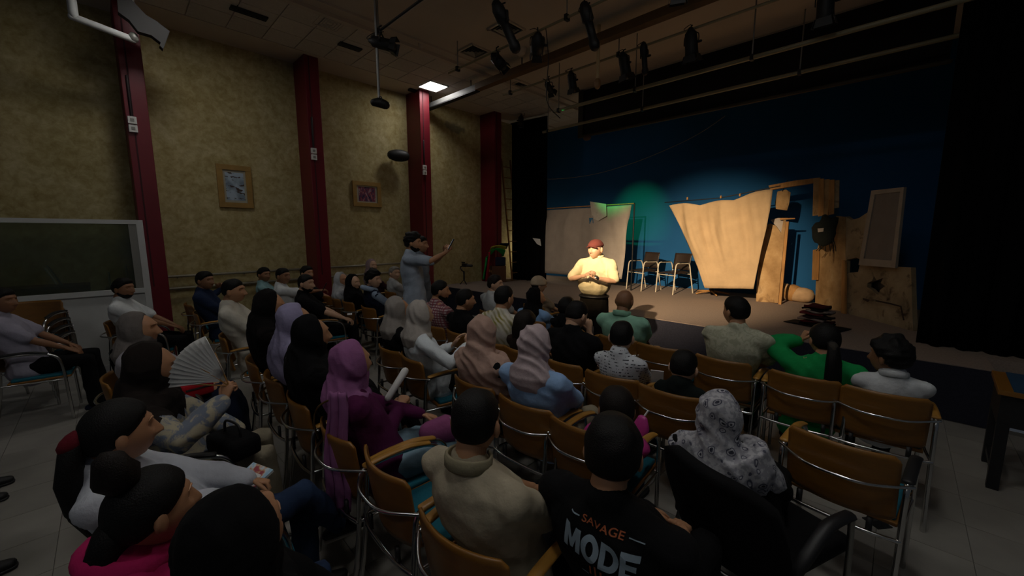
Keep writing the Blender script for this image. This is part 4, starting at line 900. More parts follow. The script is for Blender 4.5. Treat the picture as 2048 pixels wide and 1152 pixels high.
    # ---- hair, beard, scarf, cap
    hM = hairm or M_HAIR
    def place(V): return [tuple(hl + HR @ (Vector(v) * hs)) for v in V]
    sd = len(label) * .7
    if scarf is None and hair != 'none':
        th = {'short': lambda p: .012 + .010 * max(0, p[2] / .118) ** .8 + .006 * max(0, p[1] / .1) * max(0, p[2] / .1), 'fade': lambda p: .006 + .016 * max(0, (p[2] - .01) / .11), 'curly': lambda p: .026 + .022 * max(0, p[2] / .118), 'afro': lambda p: .034 + .020 * max(0, p[2] / .118), 'buzz': lambda p: .004, 'tied': lambda p: .014 + .008 * max(0, p[2] / .118), 'long': lambda p: .024}[hair]
        mk = hair_mask(recess)
        if hair == 'fade': mk = mk - .45 * np.clip(1 - (HP[:, 1] - .02) / .03, 0, 1)
        V, F = shell(mk, th, sd, {'short': .35, 'fade': .3, 'curly': .6, 'afro': .35, 'buzz': .1, 'tied': .12, 'long': .2}[hair], {'curly': 38, 'afro': 40}.get(hair, 24))
        m = MB().add(place(V), F); 
        if hair == 'long':
            m.tube(place([(0, -.06, .05), (0, -.085, -.03), (0, -.075, -.12), (0, -.07, -.22)]), [(.07, .05), (.085, .045), (.085, .04), (.06, .025)], side=HR @ sx, seg=14)
        m.obj('hair', hM, T)
        if beard: V, F = shell(beard_mask(), .006, sd, .25); MB().add(place(V), F).obj('beard', hM, T)
    elif beard:
        V, F = shell(beard_mask(), .006, sd, .25); MB().add(place(V), F).obj('beard', hM, T)
    if scarf is not None:
        c = MB(); hp = lambda x, y, z: hl + HR @ (Vector((x, y, z)) * hs)
        ys = (.034, .024, .0, -.045, -.088, -.114); rr = ((.084, .120), (.093, .129), (.101, .137), (.103, .136), (.086, .112), (.05, .066))
        c.tube([hp(0, y, .004 + (.004 if y < 0 else 0)) for y in ys], [(a * hs, d * hs) for a, d in rr], side=HR @ sx, seg=20, cap=False)
        c.tube([hp(0, -.005, -.05), hp(0, -.008, -.095), nb + Vector((0, .005, .035)), nb + Vector((0, .005, -.012)), (at(.88) + Vector((0, .012, .012)) if cape > .2 else nb + Vector((0, .004, -.035)))] + ([at(.88 - .30 * cape), at(.88 - .5 * cape)] if cape > .2 else []),
               [(.086 * hs, .092 * hs), (.090 * hs, .097 * hs), (.104 * s, .108 * s), (.148 * s, .128 * s), ((.16 if cape < .2 else .232) * s * wid, (.135 if cape < .2 else .150) * s)] + ([(.235 * s * wid, .160 * s), (.240 * s * wid, .164 * s)] if cape > .2 else []), side=sx, seg=20)
        if cape > .2:
            for q in (-1, 1): c.tube([nb, S[q] + Vector((0, 0, .006)), S[q].lerp(E[q], .35 + .3 * cape)], [.075 * s, .076 * s, .080 * s], seg=12)
        rs = remesh(c, .0085 if fine else .0115, 4, 'headscarf')
        def fin_sc(rs=rs, T=T, m=scarf):
            wrinkle(rs['me'], .006, 12, .0055, 95 if fine else 75, fold, seed=len(label) + 2); rs['me'].materials.append(m); link('headscarf', rs['me'], T)
        PEOPLE.append(fin_sc)
    # ---- chair
    if stand is None and chairlabel: chair(root.x, root.y - .20, chairlabel, yaw * .5 + random.uniform(-.06, .06), black)
    return {'T': T, 'W': W, 'E': E, 'head': hl, 'HR': HR, 'nb': nb, 'at': at, 'root': root, 'yaw': yaw, 'S': S, 'hip': hip, 'hw': hw, 'hs': hs, 'kn': kn}
def to_world(p, v): return Matrix.Rotation(p['yaw'], 3, 'Z') @ Vector(v) + p['root']
def head_part(p, name, V, F, m): return MB().add([tuple(p['head'] + p['HR'] @ (Vector(v) * p['hs'])) for v in V], F).obj(name, m, p['T'])
def head_tube(p, name, pts, rad, m, seg=12, nz=0.0):
    b = MB().tube([p['head'] + p['HR'] @ (Vector(v) * p['hs']) for v in pts], rad, side=p['HR'] @ Vector((1, 0, 0)), seg=seg)
    if nz: b.V = [tuple(Vector(v) + Vector((noise.noise(Vector(v) * 30), noise.noise(Vector(v) * 30 + Vector((5, 0, 0))), 0)) * nz) for v in b.V]
    return b.obj(name, m, p['T'])

# patterned cloths
def paisley(N, L, s):
    v = N.new('ShaderNodeTexVoronoi'); v.feature = 'F1'; v.inputs['Scale'].default_value = 19; nz = N.new('ShaderNodeVectorMath'); nz.operation = 'ADD'
    nn = N.new('ShaderNodeTexNoise'); nn.inputs['Scale'].default_value = 9; L.new(s, nn.inputs['Vector']); mu = N.new('ShaderNodeVectorMath'); mu.operation = 'SCALE'; mu.inputs['Scale'].default_value = .10; L.new(nn.outputs['Color'], mu.inputs[0]); L.new(s, nz.inputs[0]); L.new(mu.outputs[0], nz.inputs[1]); L.new(nz.outputs[0], v.inputs['Vector'])
    w = n_ramp(N, L, v.outputs['Distance'], [(.0, '2A2C38'), (.16, '2A2C38'), (.19, 'B9B9BE'), (.25, 'B9B9BE'), (.28, '4A4C5A'), (.33, '4A4C5A'), (.36, 'A8A8AE'), (.55, 'B4B4B8')])
    d = n_ramp(N, L, n_noise(N, L, s, 45, 3), [(.46, (0, 0, 0)), (.54, (1, 1, 1))]); f = N.new('ShaderNodeMath'); f.operation = 'MULTIPLY'; L.new(d, f.inputs[0]); f.inputs[1].default_value = .45
    return n_mix(N, L, f.outputs[0], w, '5A5C68')
M_PAISLEY = ramp_mat('paisley_scarf', paisley)
def script_tee(N, L, s):
    w = N.new('ShaderNodeTexWave'); w.wave_type = 'BANDS'; w.bands_direction = 'Z'; w.inputs['Scale'].default_value = 14; w.inputs['Distortion'].default_value = 1.5; L.new(s, w.inputs['Vector'])
    a = n_ramp(N, L, w.outputs['Fac'], [(.70, (0, 0, 0)), (.80, (1, 1, 1))]); b = n_ramp(N, L, n_noise(N, L, n_map(N, L, s, (1, 1, .3)), 55, 2), [(.50, (0, 0, 0)), (.54, (1, 1, 1))])
    m = N.new('ShaderNodeMath'); m.operation = 'MULTIPLY'; L.new(a, m.inputs[0]); L.new(b, m.inputs[1]); return n_mix(N, L, m.outputs[0], 'C4C8CC', '34363C')
def tiedye(N, L, s):
    w = N.new('ShaderNodeTexWave'); w.wave_type = 'BANDS'; w.bands_direction = 'DIAGONAL'; w.inputs['Scale'].default_value = 9; w.inputs['Distortion'].default_value = 4; L.new(s, w.inputs['Vector'])
    a = n_ramp(N, L, n_noise(N, L, n_map(N, L, s, (1, 1, 1), (.1, 0, 0)), 3.2, 2), [(.48, (0, 0, 0)), (.62, (1, 1, 1))]); return n_mix(N, L, a, 'C9C6BC', n_ramp(N, L, w.outputs['Fac'], [(.2, 'D0CCB8'), (.6, 'B8A660'), (.9, '8A8448')]))
def check(N, L, s):
    def band(d):
        w = N.new('ShaderNodeTexWave'); w.bands_direction = d; w.inputs['Scale'].default_value = 11; L.new(s, w.inputs['Vector']); return n_ramp(N, L, w.outputs['Fac'], [(.55, (0, 0, 0)), (.65, (1, 1, 1))])
    return n_mix(N, L, band('Z'), n_mix(N, L, band('X'), 'B9A8A8', '9A5C62'), '7A4650')
def floral(c1, c2, sc=22): return lambda N, L, s: n_ramp(N, L, n_noise(N, L, s, sc, 5, .65, 1.0), [(.44, c1), (.54, c2)])
M_SCRIPT = ramp_mat('script_printed_tee', script_tee); M_TIEDYE = ramp_mat('tie_dye_tee', tiedye); M_CHECK = ramp_mat('red_check_shirt', check)
M_FLORAL = ramp_mat('sage_floral_tee', floral('A4A48C', 'BABAA2')); M_EMBRO = ramp_mat('cream_embroidered_jacket', floral('A89F88', '6E7684', 14))
C = cloth
JEANS = C('denim', '24344F', .2); LJEANS = C('light_denim', '7C97A6', .12); BLK = C('black', '0A0A0C'); NAVY = C('navy', '121A30'); BEIGEP = C('beige_trousers', '8F8672'); WHT = C('white', 'CDD1D2')

P = {}
PLY = 'plywood armchair under the '
# ---- last row at left
P[1] = person('seated person in pale lavender shirt and black trousers at left edge', (5, 603), row=-.86, hz=1.20, cx=-6.1, skin=2, top=C('lavender_shirt', '9A97A6'), sleeve='short', bottom=BLK, shoes=NAVY, shoe2=M_SOLE, yaw=-8, chairlabel=PLY + 'lavender shirt at the left edge', black=True, hands={1: (.08, .42, .60)})
P[2] = person('seated bearded person in white tee beside the white partition', (247, 578), row=-.02, hz=1.21, skin=2, top=WHT, bottom=BLK, beard=True, yaw=-20, hands={1: (.05, .42, .68), -1: (-.05, .40, .66)}, chairlabel=PLY + 'bearded person in white tee by the partition', black=True)
P[3] = person('seated person in taupe headscarf with white blouse and navy skirt', (280, 660), row=-.03, hz=1.15, s=.94, skin=1, scarf=C('taupe_scarf', '6E6864'), cape=.1, top=C('white_blouse', 'A9A6AC'), sleeve='loose', bottom=NAVY, skirt=True, yaw=-15, fine=True, chairlabel=PLY + 'taupe headscarf and white blouse', black=True)
P[4] = person('seated person in dark brown headscarf and embroidered cream jacket raising a fan', (303, 735), row=-.03, hz=1.15, s=.94, skin=1, scarf=C('dark_brown_scarf', '1E1815'), cape=.25, top=M_EMBRO, sleeve='loose', bottom=BEIGEP, yaw=-12, fine=True, curl=1.0, hands={1: ('px', 447, 800, .98), -1: (-.02, .30, .66), 'd1': (-.2, .35, .95)}, shoes=M_SOLE, chairlabel=PLY + 'embroidered cream jacket', black=True, pitch=-8)
P[5] = person('seated child with long black ponytail, white sweater and jeans reading a booklet', (238, 868), row=-.03, hz=1.12, s=.86, skin=1, hair='tied', top=C('white_sweater', 'B6BAC2'), sleeve='loose', bottom=JEANS, yaw=-12, fine=True, hands={1: (.10, .42, .66), -1: (-.06, .32, .66)}, curl=.8, shoes=M_SHOEB, shoe2=M_SOLE, crossed=True, chairlabel=PLY + 'ponytailed child in white sweater', black=True)
P[6] = person('seated small child with hair bun and bright pink jacket', (303, 1022), row=-.06, hz=1.05, s=.72, skin=1, hair='tied', top=C('pink_jacket', 'A81E58'), sleeve='loose', bottom=JEANS, yaw=-15, fine=True, chairlabel=PLY + 'child in the pink jacket', shoes=M_SOLE)
P[7] = person('seated person in black headscarf and abaya with jeans, nearest at bottom left', (476, 1082), row=.02, hz=1.13, s=.96, skin=1, scarf=C('black_scarf', '060608'), cape=.7, top=BLK, sleeve='loose', bottom=JEANS, yaw=-22, fine=True, chairlabel=PLY + 'black abaya nearest the camera', knees=.10, look=(-3.2, 3.6))
# ---- second row
P[8] = person('seated person in navy shirt by the wall with hand at chin', (410, 562), R1, skin=2, top=C('navy_shirt', '1E2A44'), sleeve='long', bottom=BLK, hands={-1: ('py', 441, 578, R1 + .30), 'd-1': (.2, .1, 1)}, curl=.9, yaw=-25, chairlabel=PLY + 'navy shirt by the wall')
P[9] = person('seated person in cream tee and olive trousers near the first pillar', (467, 583), R1, skin=1, hair='fade', top=C('cream_tee', 'CCC8BA'), bottom=C('olive_trousers', '6E6A58'), yaw=-22, chairlabel=PLY + 'cream tee and olive trousers', wid=1.05)
P[14] = person('seated person in very dark brown headscarf and cloak, second row', (540, 614), R1, cx=-3.70, s=.95, skin=1, scarf=C('umber_scarf', '0E0A0A'), cape=.9, top=C('umber_cloak', '140E0E'), sleeve='loose', bottom=BLK, skirt=True, pitch=-10, yaw=-12, chairlabel=PLY + 'dark brown headscarf')
P[15] = person('seated person in lilac headscarf and black cloak', (592, 646), R1, cx=-3.14, s=.95, skin=1, scarf=C('lilac_scarf', '8E88A6'), cape=.25, top=BLK, sleeve='loose', bottom=BLK, skirt=True, yaw=-10, chairlabel=PLY + 'lilac headscarf')
P[16] = person('seated person in plain black headscarf and cloak beside the lilac headscarf', (624, 672), R1, cx=-2.62, s=.97, skin=1, scarf=MATS['cloth_black_scarf'], cape=.9, top=BLK, sleeve='loose', bottom=BLK, skirt=True, yaw=-8, wid=1.1, chairlabel=PLY + 'black headscarf beside the mauve headscarf')
P[17] = person('seated person in mauve headscarf and plum sweater holding a rolled paper', (704, 728), R1, off=.10, cx=-2.03, s=.96, skin=1, scarf=C('mauve_scarf', '8E5A86'), cape=.12, fold=(.8, .3, .5), top=C('plum_sweater', '4E1840'), sleeve='long', bottom=LJEANS, yaw=-8, fine=True, hands={1: ('px', 800, 812, .80), -1: (.0, .36, .70)}, curl=.9, chairlabel=PLY + 'mauve headscarf and plum sweater')
P[44] = person('seated person in beige polo shirt seen from behind in the foreground', (952, 848), R1, off=.10, cx=-1.0, skin=1, hair='fade', top=C('beige_polo', 'A69C86'), collar=C('beige_collar', '90886F'), bottom=BLK, yaw=6, fine=True, wid=1.05, chairlabel=PLY + 'beige polo shirt', look=(-3.4, 5.5))
P[43] = person('seated person in black tee with large lettering on the back', (1226, 908), 1.0, off=.10, cx=-.60, skin=1, hair='short', top=C('black_tee', '09090B', .05), bottom=BLK, yaw=0, fine=True, wid=1.18, look=(-2.2, 5))
t = thing('stool', 'backless stool under the black tee with lettering', 'stool', (-.60, 1.20, 0)); MB().tube([(0, 0, .44), (0, 0, .46)], .19, seg=20).obj('seat', M_BLACKUP, t)
for a in range(4): MB().tube([(.12 * math.cos(a * PI / 2 + .8), .12 * math.sin(a * PI / 2 + .8), .44), (.19 * math.cos(a * PI / 2 + .8), .19 * math.sin(a * PI / 2 + .8), .005)], .012, seg=8).obj('leg', M_STEEL, t)
# ---- third row
P[10] = person('seated person in pale teal tee by the wall, left of a pair', (528, 550), R2, skin=2, top=C('teal_white_tee', '7FA3A6'), bottom=BLK, yaw=-20, chairlabel=PLY + 'pale teal tee')
P[11] = person('seated person in white tee by the wall looking at a phone', (566, 553), R2, skin=2, hair='fade', top=WHT, bottom=BLK, yaw=-20, hands={1: (.05, .36, .98)}, chairlabel=PLY + 'white tee with the phone')
P[13] = person('seated bearded person in black long shirt with forearm on the armrest', (612, 568), R2, skin=0, hair='fade', beard=True, top=C('black_shirt', '0C0C0E'), sleeve='short', bottom=BLK, wid=1.12, yaw=-20, hands={1: ('px', 698, 640, .72)}, chairlabel=PLY + 'bearded person in black shirt')
P[23] = person('seated person in mid grey headscarf and black top', (797, 622), R2, s=.95, skin=1, scarf=C('mid_grey_scarf', '8E8882'), cape=.12, top=BLK, sleeve='long', bottom=BLK, skirt=True, chairlabel=PLY + 'mid grey headscarf', yaw=-6)
P[24] = person('seated person in light grey headscarf and white top clapping', (842, 632), R2, s=.96, skin=0, scarf=C('light_grey_scarf', 'A8A29A'), cape=.15, top=C('white_top', 'D4DCE0'), sleeve='long', bottom=BLK, hands={1: ('px', 935, 690, .93), -1: ('px', 906, 690, .93), 'd1': (-.2, .4, .6), 'd-1': (.3, .4, .7)}, curl=.2, yaw=-14, chairlabel=PLY + 'clapping person in white top')
P[29] = person('seated person in long beige-pink headscarf covering the back', (967, 668), R2, s=.97, skin=1, scarf=C('beige_pink_scarf', 'B09284'), cape=1.0, fold=(.5, .2, .7), top=BLK, sleeve='long', bottom=BLK, skirt=True, chairlabel=PLY + 'long beige-pink headscarf', yaw=4, fine=True)
P[32] = person('seated person in pale pink headscarf and light blue sweater', (1070, 692), R2, s=.96, skin=0, scarf=C('pale_pink_scarf', 'B4A4A6'), cape=.0, fold=(.3, .5, .8), top=C('light_blue_sweater', '8DAED6'), sleeve='loose', bottom=BEIGEP, chairlabel=PLY + 'light blue sweater', yaw=10, fine=True, shoes=M_SOLE)
P[41] = person('seated child with tied dark hair and pink sleeves behind the lettered tee', (1233, 820), R2, s=.74, skin=1, hair='tied', hairm=M_BROWNHAIR, top=C('pink_child_top', 'A03070'), sleeve='short', bottom=JEANS, chairlabel=PLY + 'child with tied dark hair', yaw=5, cx=-1.13)
P[42] = person('seated person in white and indigo paisley headscarf on the black chair', (1438, 833), 1.84, off=.14, cx=-.43, s=.88, skin=1, scarf=M_PAISLEY, cape=.5, fold=(.6, .2, .6), top=BLK, sleeve='long', bottom=BLK, skirt=True, yaw=8, fine=True, look=(-1.4, 5))
# ---- fourth row
P[12] = person('seated dark-haired person mostly hidden in front of the second pillar', (614, 547), 2.2, skin=1, top=C('charcoal_top', '1A1A1E'), bottom=BLK, chairlabel=PLY + 'hidden person at the second pillar', yaw=-15)
P[18] = person('seated person in bright white headscarf near the second pillar', (683, 561), R3, s=.92, skin=1, scarf=C('white_scarf', 'AEB0B2'), cape=.3, top=C('pale_jacket', 'A0A2A6'), sleeve='long', bottom=BLK, chairlabel=PLY + 'bright white headscarf', yaw=-10)
P[19] = person('seated person in black headscarf beside the bright white headscarf', (707, 566), R3, s=.93, skin=0, scarf=MATS['cloth_black_scarf'], cape=.7, top=BLK, sleeve='long', bottom=BLK, skirt=True, chairlabel=PLY + 'black headscarf beside the white headscarf', yaw=-10)
P[21] = person('seated dark-haired person in navy vest over light blue hood', (747, 560), R3, s=.96, skin=0, hair='curly', top=C('navy_vest', '10162A'), sleeve='none', bottom=BLK, chairlabel=PLY + 'navy vest', yaw=-8)
P[25] = person('seated bearded person in red checked shirt', (880, 583), R3, skin=1, hair='fade', beard=True, top=M_CHECK, bottom=BLK, chairlabel=PLY + 'red checked shirt', yaw=-6)
P[26] = person('seated person in plain black tee, left of the tie-dye tee', (930, 602), R3, skin=1, hair='fade', top=BLK, bottom=JEANS, chairlabel=PLY + 'plain black tee in the fourth row', yaw=-4)
P[28] = person('seated dark-haired person in white and yellow tie-dye tee', (1008, 598), R3, off=.12, skin=1, hair='fade', top=M_TIEDYE, bottom=JEANS, chairlabel=PLY + 'tie-dye tee', yaw=4, wid=1.05)
P[31] = person('small dark-haired child seated between the tie-dye tee and pale pink headscarf', (1050, 648), R3, off=.02, s=.74, skin=1, hair='long', hairm=M_BROWNHAIR, top=C('brown_child_top', '2A1E18'), bottom=BLK, chairlabel=PLY + 'small child beside the tie-dye tee')
P[33] = person('seated person in black tee with head bowed and hand at face', (1152, 632), R3, off=.16, skin=0, hair='fade', top=BLK, bottom=JEANS, pitch=-22, wid=1.1, hands={1: ('py', 1178, 662, R3 + .34), 'd1': (-.2, .2, 1)}, curl=.7, yaw=2, look=(-1.7, 5), chairlabel=PLY + 'person with bowed head')
P[36] = person('seated child in white tee printed with small black script', (1243, 676), R3, off=.09, s=.82, skin=0, hair='fade', top=M_SCRIPT, bottom=NAVY, chairlabel=PLY + 'child in script-printed tee', yaw=6, wid=1.0, look=(-2.2, 5))
P[37] = person('seated child in dark green tee, only head and shoulders showing', (1367, 737), R3, off=.11, cx=-1.0, s=.74, skin=0, hair='fade', top=C('dark_green_tee', '0E1614'), bottom=BLK, chairlabel=PLY + 'child in dark green tee', yaw=0, look=(-1.2, 5), pitch=-10)
# ---- front row
P[20] = person('seated person in pale pink headscarf far back by the wall', (744, 532), R4, s=.97, skin=0, scarf=C('dusty_pink_scarf', '8E7A7C'), cape=.3, top=C('maroon_top', '3A2026'), sleeve='long', bottom=BLK, chairlabel=PLY + 'pale pink headscarf by the wall', yaw=-15)
P[22] = person('seated grey-haired person in white shirt behind the photographer', (789, 547), R4, skin=0, hair='short', hairm=M_GREYHAIR, top=C('white_shirt', 'A6A8A8'), bottom=BLK, chairlabel=PLY + 'grey-haired person', yaw=-12, recess=.02)
P[27] = person('seated dark-haired person in white top in front of the black headscarf', (990, 569), R4, s=.97, skin=0, hair='short', hairm=M_BROWNHAIR, top=C('white_top_far', 'AEB2B2'), bottom=BLK, chairlabel=PLY + 'dark-haired person in white top', yaw=-6)
P[30] = person('seated person in black headscarf and light blue short sleeves', (1072, 597), R4, s=.92, skin=1, scarf=MATS['cloth_black_scarf'], cape=.1, top=C('sky_blue_top', '82A8D4'), bottom=BLK, skirt=True, chairlabel=PLY + 'black headscarf and light blue sleeves', yaw=4)
P[34] = person('small dark-haired child beside the person with bowed head', (1133, 617), R4, off=-.05, s=.75, skin=1, top=BLK, bottom=BLK, chairlabel=PLY + 'small child beside the bowed head')
P[35] = person('seated bald person in mint green collared shirt', (1249, 603), R4, skin=2, hair='none', top=C('mint_shirt', '92C4AA'), collar=C('mint_collar', '86B69C'), bottom=BLK, wid=1.15, yaw=8, look=(-2.0, 6), chairlabel=PLY + 'bald person in mint shirt')
P[38] = person('seated broad person in sage patterned tee in the front row', (1472, 624), R4, off=.10, cx=-.97, skin=1, hair='short', top=M_FLORAL, bottom=BLK, wid=1.12, yaw=4, hands={1: (.17, .27, .69)}, look=(-2.4, 4.4), chairlabel=PLY + 'sage patterned tee')
P[39] = person('seated person in bright green blazer with long dark ponytail', (1648, 682), R4, off=.10, cx=-.42, s=.95, skin=1, hair='tied', top=C('green_blazer', '178A48'), sleeve='loose', bottom=BLK, yaw=6, wid=1.05, hands={-1: ('py', 1602, 682, R4 + .20), 1: ('py', 1704, 800, R4 + .22), 'd-1': (.3, .1, .9)}, curl=.9, look=(-1.3, 5.2), chairlabel=PLY + 'green blazer', lower=.12)
P[40] = person('seated child with curly dark hair and white collared shirt', (1778, 716), R4, off=.08, s=.84, skin=2, hair='curly', top=C('white_child_shirt', 'C4C8CA'), collar=C('white_collar', 'B4B8BA'), bottom=BLK, yaw=12, look=(-2.2, 4.8), chairlabel=PLY + 'curly-haired child in white shirt')
P[45] = person('person in cream cap seated low in front of the black headscarf', (1077, 570), 4.25, s=.9, skin=0, hair='short', hairm=M_BROWNHAIR, top=C('cream_top', 'A89880'), bottom=BLK, chairlabel=PLY + 'cream cap', look=(-2.9, 5.5))
# ---- standing people
P[50] = person('standing bearded photographer in grey shirt holding up a phone', (828, 485), stand=(-4.56, 2.80, 1.73), skin=1, hair='curly', beard=True, top=C('grey_blue_shirt', '98A4B2'), bottom=BLK, yaw=-44, look=(0, 7.2), wid=1.02, hands={1: (.05, .43, 1.62), -1: (-.03, .40, 1.60), 'd1': (-.3, .5, .7), 'd-1': (.3, .5, .7)}, curl=.7, lower=.05)
P[51] = person('second standing person in grey shirt hidden behind the photographer', (860, 490), stand=(-5.10, 3.26, 1.69), skin=1, hair='short', top=C('slate_shirt', '6E7884'), bottom=BLK, yaw=-50, look=(0, 6.5))
P[52] = person('standing performer in cream shirt, dark trousers and red flat cap', (1190, 497), stand=(-2.70, 4.22, 1.66), skin=0, hair='buzz', hairm=M_GREYHAIR, top=C('cream_shirt', 'C8BC98', .06), collar=C('cream_collar', 'CFC4A2'), bottom=C('dark_trousers', '15120F'), yaw=-158, look=(-2.7, 0), wid=1.02, shw=.96, neck=.82, belly=.12, hint=(1, -.25, -.55), hands={1: (.06, .30, 1.36), -1: (-.06, .30, 1.34), 'd1': (-.75, .2, .55), 'd-1': (.75, .2, .5)}, curl=.6, fine=True, lower=-.19)
# two people seated just outside the left edge whose shoes reach into view
for k, (px, py, lb) in enumerate(((30, 1140, 'black shoe reaching in at the bottom left corner'), (25, 968, 'dark shoes at the left edge below the lavender shirt'))):
    q = on_z(px, py, 0); r = Vector((q.x + .10, q.y - .64, 0))
    P[60 + k] = person('person outside the left edge with ' + lb, (0, 0), world=(r.x, r.y - .08, 1.2), row=r.y - .20, cx=r.x, skin=1, top=BLK, bottom=BLK, yaw=0, chairlabel=PLY + 'person outside the frame, ' + ('bottom left corner', 'left edge')[k])

flush()
for f in PEOPLE: f()
# ================================================================ DETAILS OF PEOPLE AND WHAT THEY HOLD
# lettering on the black tee, laid onto the cloth
def back_print(p, txt, cy, w, h, m, bold=0.0, shift=0.0):
    cu = bpy.data.curves.new('lettering', 'FONT'); cu.body = txt; cu.align_x = 'CENTER'; cu.align_y = 'CENTER'; cu.offset = bold; cu.space_character = 1.0 + bold * 3
    o = bpy.data.objects.new('tmp_txt', cu); COL.objects.link(o); dg = bpy.context.evaluated_depsgraph_get(); me = bpy.data.meshes.new_from_object(o.evaluated_get(dg)); bpy.data.objects.remove(o)
    bm = bmesh.new(); bm.from_mesh(me); bmesh.ops.triangulate(bm, faces=list(bm.faces))
    xs = [v.co.x for v in bm.verts]; ys = [v.co.y for v in bm.verts]; sx = w / (max(xs) - min(xs)); sy = h / (max(ys) - min(ys)); mx = (max(xs) + min(xs)) / 2; my = (max(ys) + min(ys)) / 2
    for v in bm.verts: v.co = ((v.co.x - mx) * sx, (v.co.y - my) * sy, 0)
    for _ in range(3):
        e = [e for e in bm.edges if e.calc_length() > .02]
        if not e: break
        bmesh.ops.subdivide_edges(bm, edges=e, cuts=1); bmesh.ops.triangulate(bm, faces=[f for f in bm.faces if len(f.verts) > 3])
    wrap(bm, p, cy, shift); bm.to_mesh(me); bm.free(); me.materials.clear(); me.materials.append(m)
    return link('lettering', me, p['T'])
def wrap(bm, p, cz, shift):
    top = bpy.data.objects[p['T']['_top']]; bv = BVHTree.FromPolygons([v.co.copy() for v in top.data.vertices], [tuple(f.vertices) for f in top.data.polygons])
    for v in bm.verts:
        o = Vector((v.co.x + shift, -1.0, cz + v.co.y)); h = bv.ray_cast(o, Vector((0, 1, 0)))
        v.co = (h[0] + Vector((0, -.004, 0))) if h[0] is not None else Vector((v.co.x + shift, -.15, cz + v.co.y))
def back_bar(p, x0, x1, z, th, m, nm='print_line'):
    bm = bmesh.new(); n = 8; A = [bm.verts.new((x0 + (x1 - x0) * i / n, th / 2, 0)) for i in range(n + 1)]; B = [bm.verts.new((x0 + (x1 - x0) * i / n, -th / 2, 0)) for i in range(n + 1)]
    for i in range(n): bm.faces.new((A[i], A[i + 1], B[i + 1], B[i]))
    wrap(bm, p, z, 0); me = bpy.data.meshes.new(nm); bm.to_mesh(me); bm.free(); me.materials.append(m); return link(nm, me, p['T'])
M_PRW = mat('white_print', '8FA0AC', .8); M_PRO = mat('orange_print', 'A85A34', .8)
p = P[43]; z0 = 0.895; xo = .03
arc = lambda cx, cy, rx, ry, a0, a1, n: [(cx + rx * math.cos(a0 + (a1 - a0) * k / n), cy + ry * math.sin(a0 + (a1 - a0) * k / n)) for k in range(n + 1)]
GLYPH = [(1.16, [[(0, 0), (0, 1), (.30, 1), (.5, .48), (.70, 1), (1, 1), (1, 0), (.74, 0), (.74, .52), (.58, .10), (.42, .10), (.26, .52), (.26, 0)]]),
         (1.08, [arc(.5, .5, .5, .52, 0, 2 * PI, 24)[:-1], arc(.5, .5, .20, .28, 0, 2 * PI, 16)[:-1]]),
         (1.02, [[(0, 0), (0, 1)] + arc(.48, .5, .52, .5, PI / 2, -PI / 2, 12), [(.28, .22), (.28, .78)] + arc(.46, .5, .25, .28, PI / 2, -PI / 2, 8)]),
         (.94, [[(0, 0), (0, 1), (.94, 1), (.94, .76), (.30, .76), (.30, .62), (.84, .62), (.84, .39), (.30, .39), (.30, .24), (.96, .24), (.96, 0)]])]
def block_print(p, cz, w, h, m, shift):
    tot = sum(g[0] for g in GLYPH) + .05 * 3; k = w / tot; x = -w / 2
    for gw, loops in GLYPH:
        bm = bmesh.new(); es = []
        for lp_ in loops:
            vs_ = [bm.verts.new((x + u * gw * k, (v - .5) * h, 0)) for u, v in lp_]; es += [bm.edges.new((vs_[i], vs_[(i + 1) % len(vs_)])) for i in range(len(vs_))]
        bmesh.ops.triangle_fill(bm, use_beauty=True, edges=es)
        for _ in range(3):
            e = [e for e in bm.edges if e.calc_length() > .015]
            if e: bmesh.ops.subdivide_edges(bm, edges=e, cuts=1); bmesh.ops.triangulate(bm, faces=[f for f in bm.faces if len(f.verts) > 3])
        wrap(bm, p, cz, shift); me = bpy.data.meshes.new('lettering'); bm.to_mesh(me); bm.free(); me.materials.append(m); link('lettering', me, p['T']); x += (gw + .05) * k
block_print(p, z0, .25, .078, M_PRW, xo); back_print(p, 'SAVAGE', z0 + .072, .135, .020, M_PRO, bold=.012, shift=xo)
back_bar(p, xo - .112, xo - .078, z0 + .072, .003, M_PRW); back_bar(p, xo + .080, xo + .125, z0 + .072, .003, M_PRW)
for dx, s in ((-.018, .03), (0, .05), (.018, .03)): back_bar(p, xo + dx - .003, xo + dx + .003, z0 - .065, s, M_PRO, 'print_spike')
back_bar(p, xo - .05, xo - .025, z0 - .085, .003, M_PRW, 'print_line')
# flat cap of the performer
p = P[52]
V, F = shell(np.where(HP[:, 2] > .035, (HP[:, 2] - .035) / .012, -1), lambda q: .016 + .010 * max(0, -q[1] / .1), 3, .1); head_part(p, 'flat_cap', V, F, C('red_cap', '5C2F2B'))
b = MB().sheet(lambda u, v: p['head'] + p['HR'] @ Vector(((u - .5) * .15, .078 + .045 * v * (1 - (2 * u - 1) ** 2 * .7), .048 - .012 * v - .02 * (2 * u - 1) ** 2)), 12, 5, .008); b.obj('cap_brim', MATS['cloth_red_cap'], p['T'])
MB().tube([p['hip'] + Vector((math.sin(a) * .176, math.cos(a) * .145 + .02, .15)) for a in np.linspace(0, 2 * PI, 25)], .014, seg=6).obj('belt', M_DARKP, p['T'])
MB().tube([p['W'][-1] + Vector((0, 0, 0)) + (p['E'][-1] - p['W'][-1]).normalized() * d for d in (.008, .028)], .028, seg=12).obj('wristwatch', M_STEEL, p['T'])
# cream cap of the low-seated person
p = P[45]; V, F = shell(np.where(HP[:, 2] > .0, (HP[:, 2] - .0) / .012, -1), .030, 3, .1); head_part(p, 'cap', V, F, C('cream_cap', 'B8A48A'))
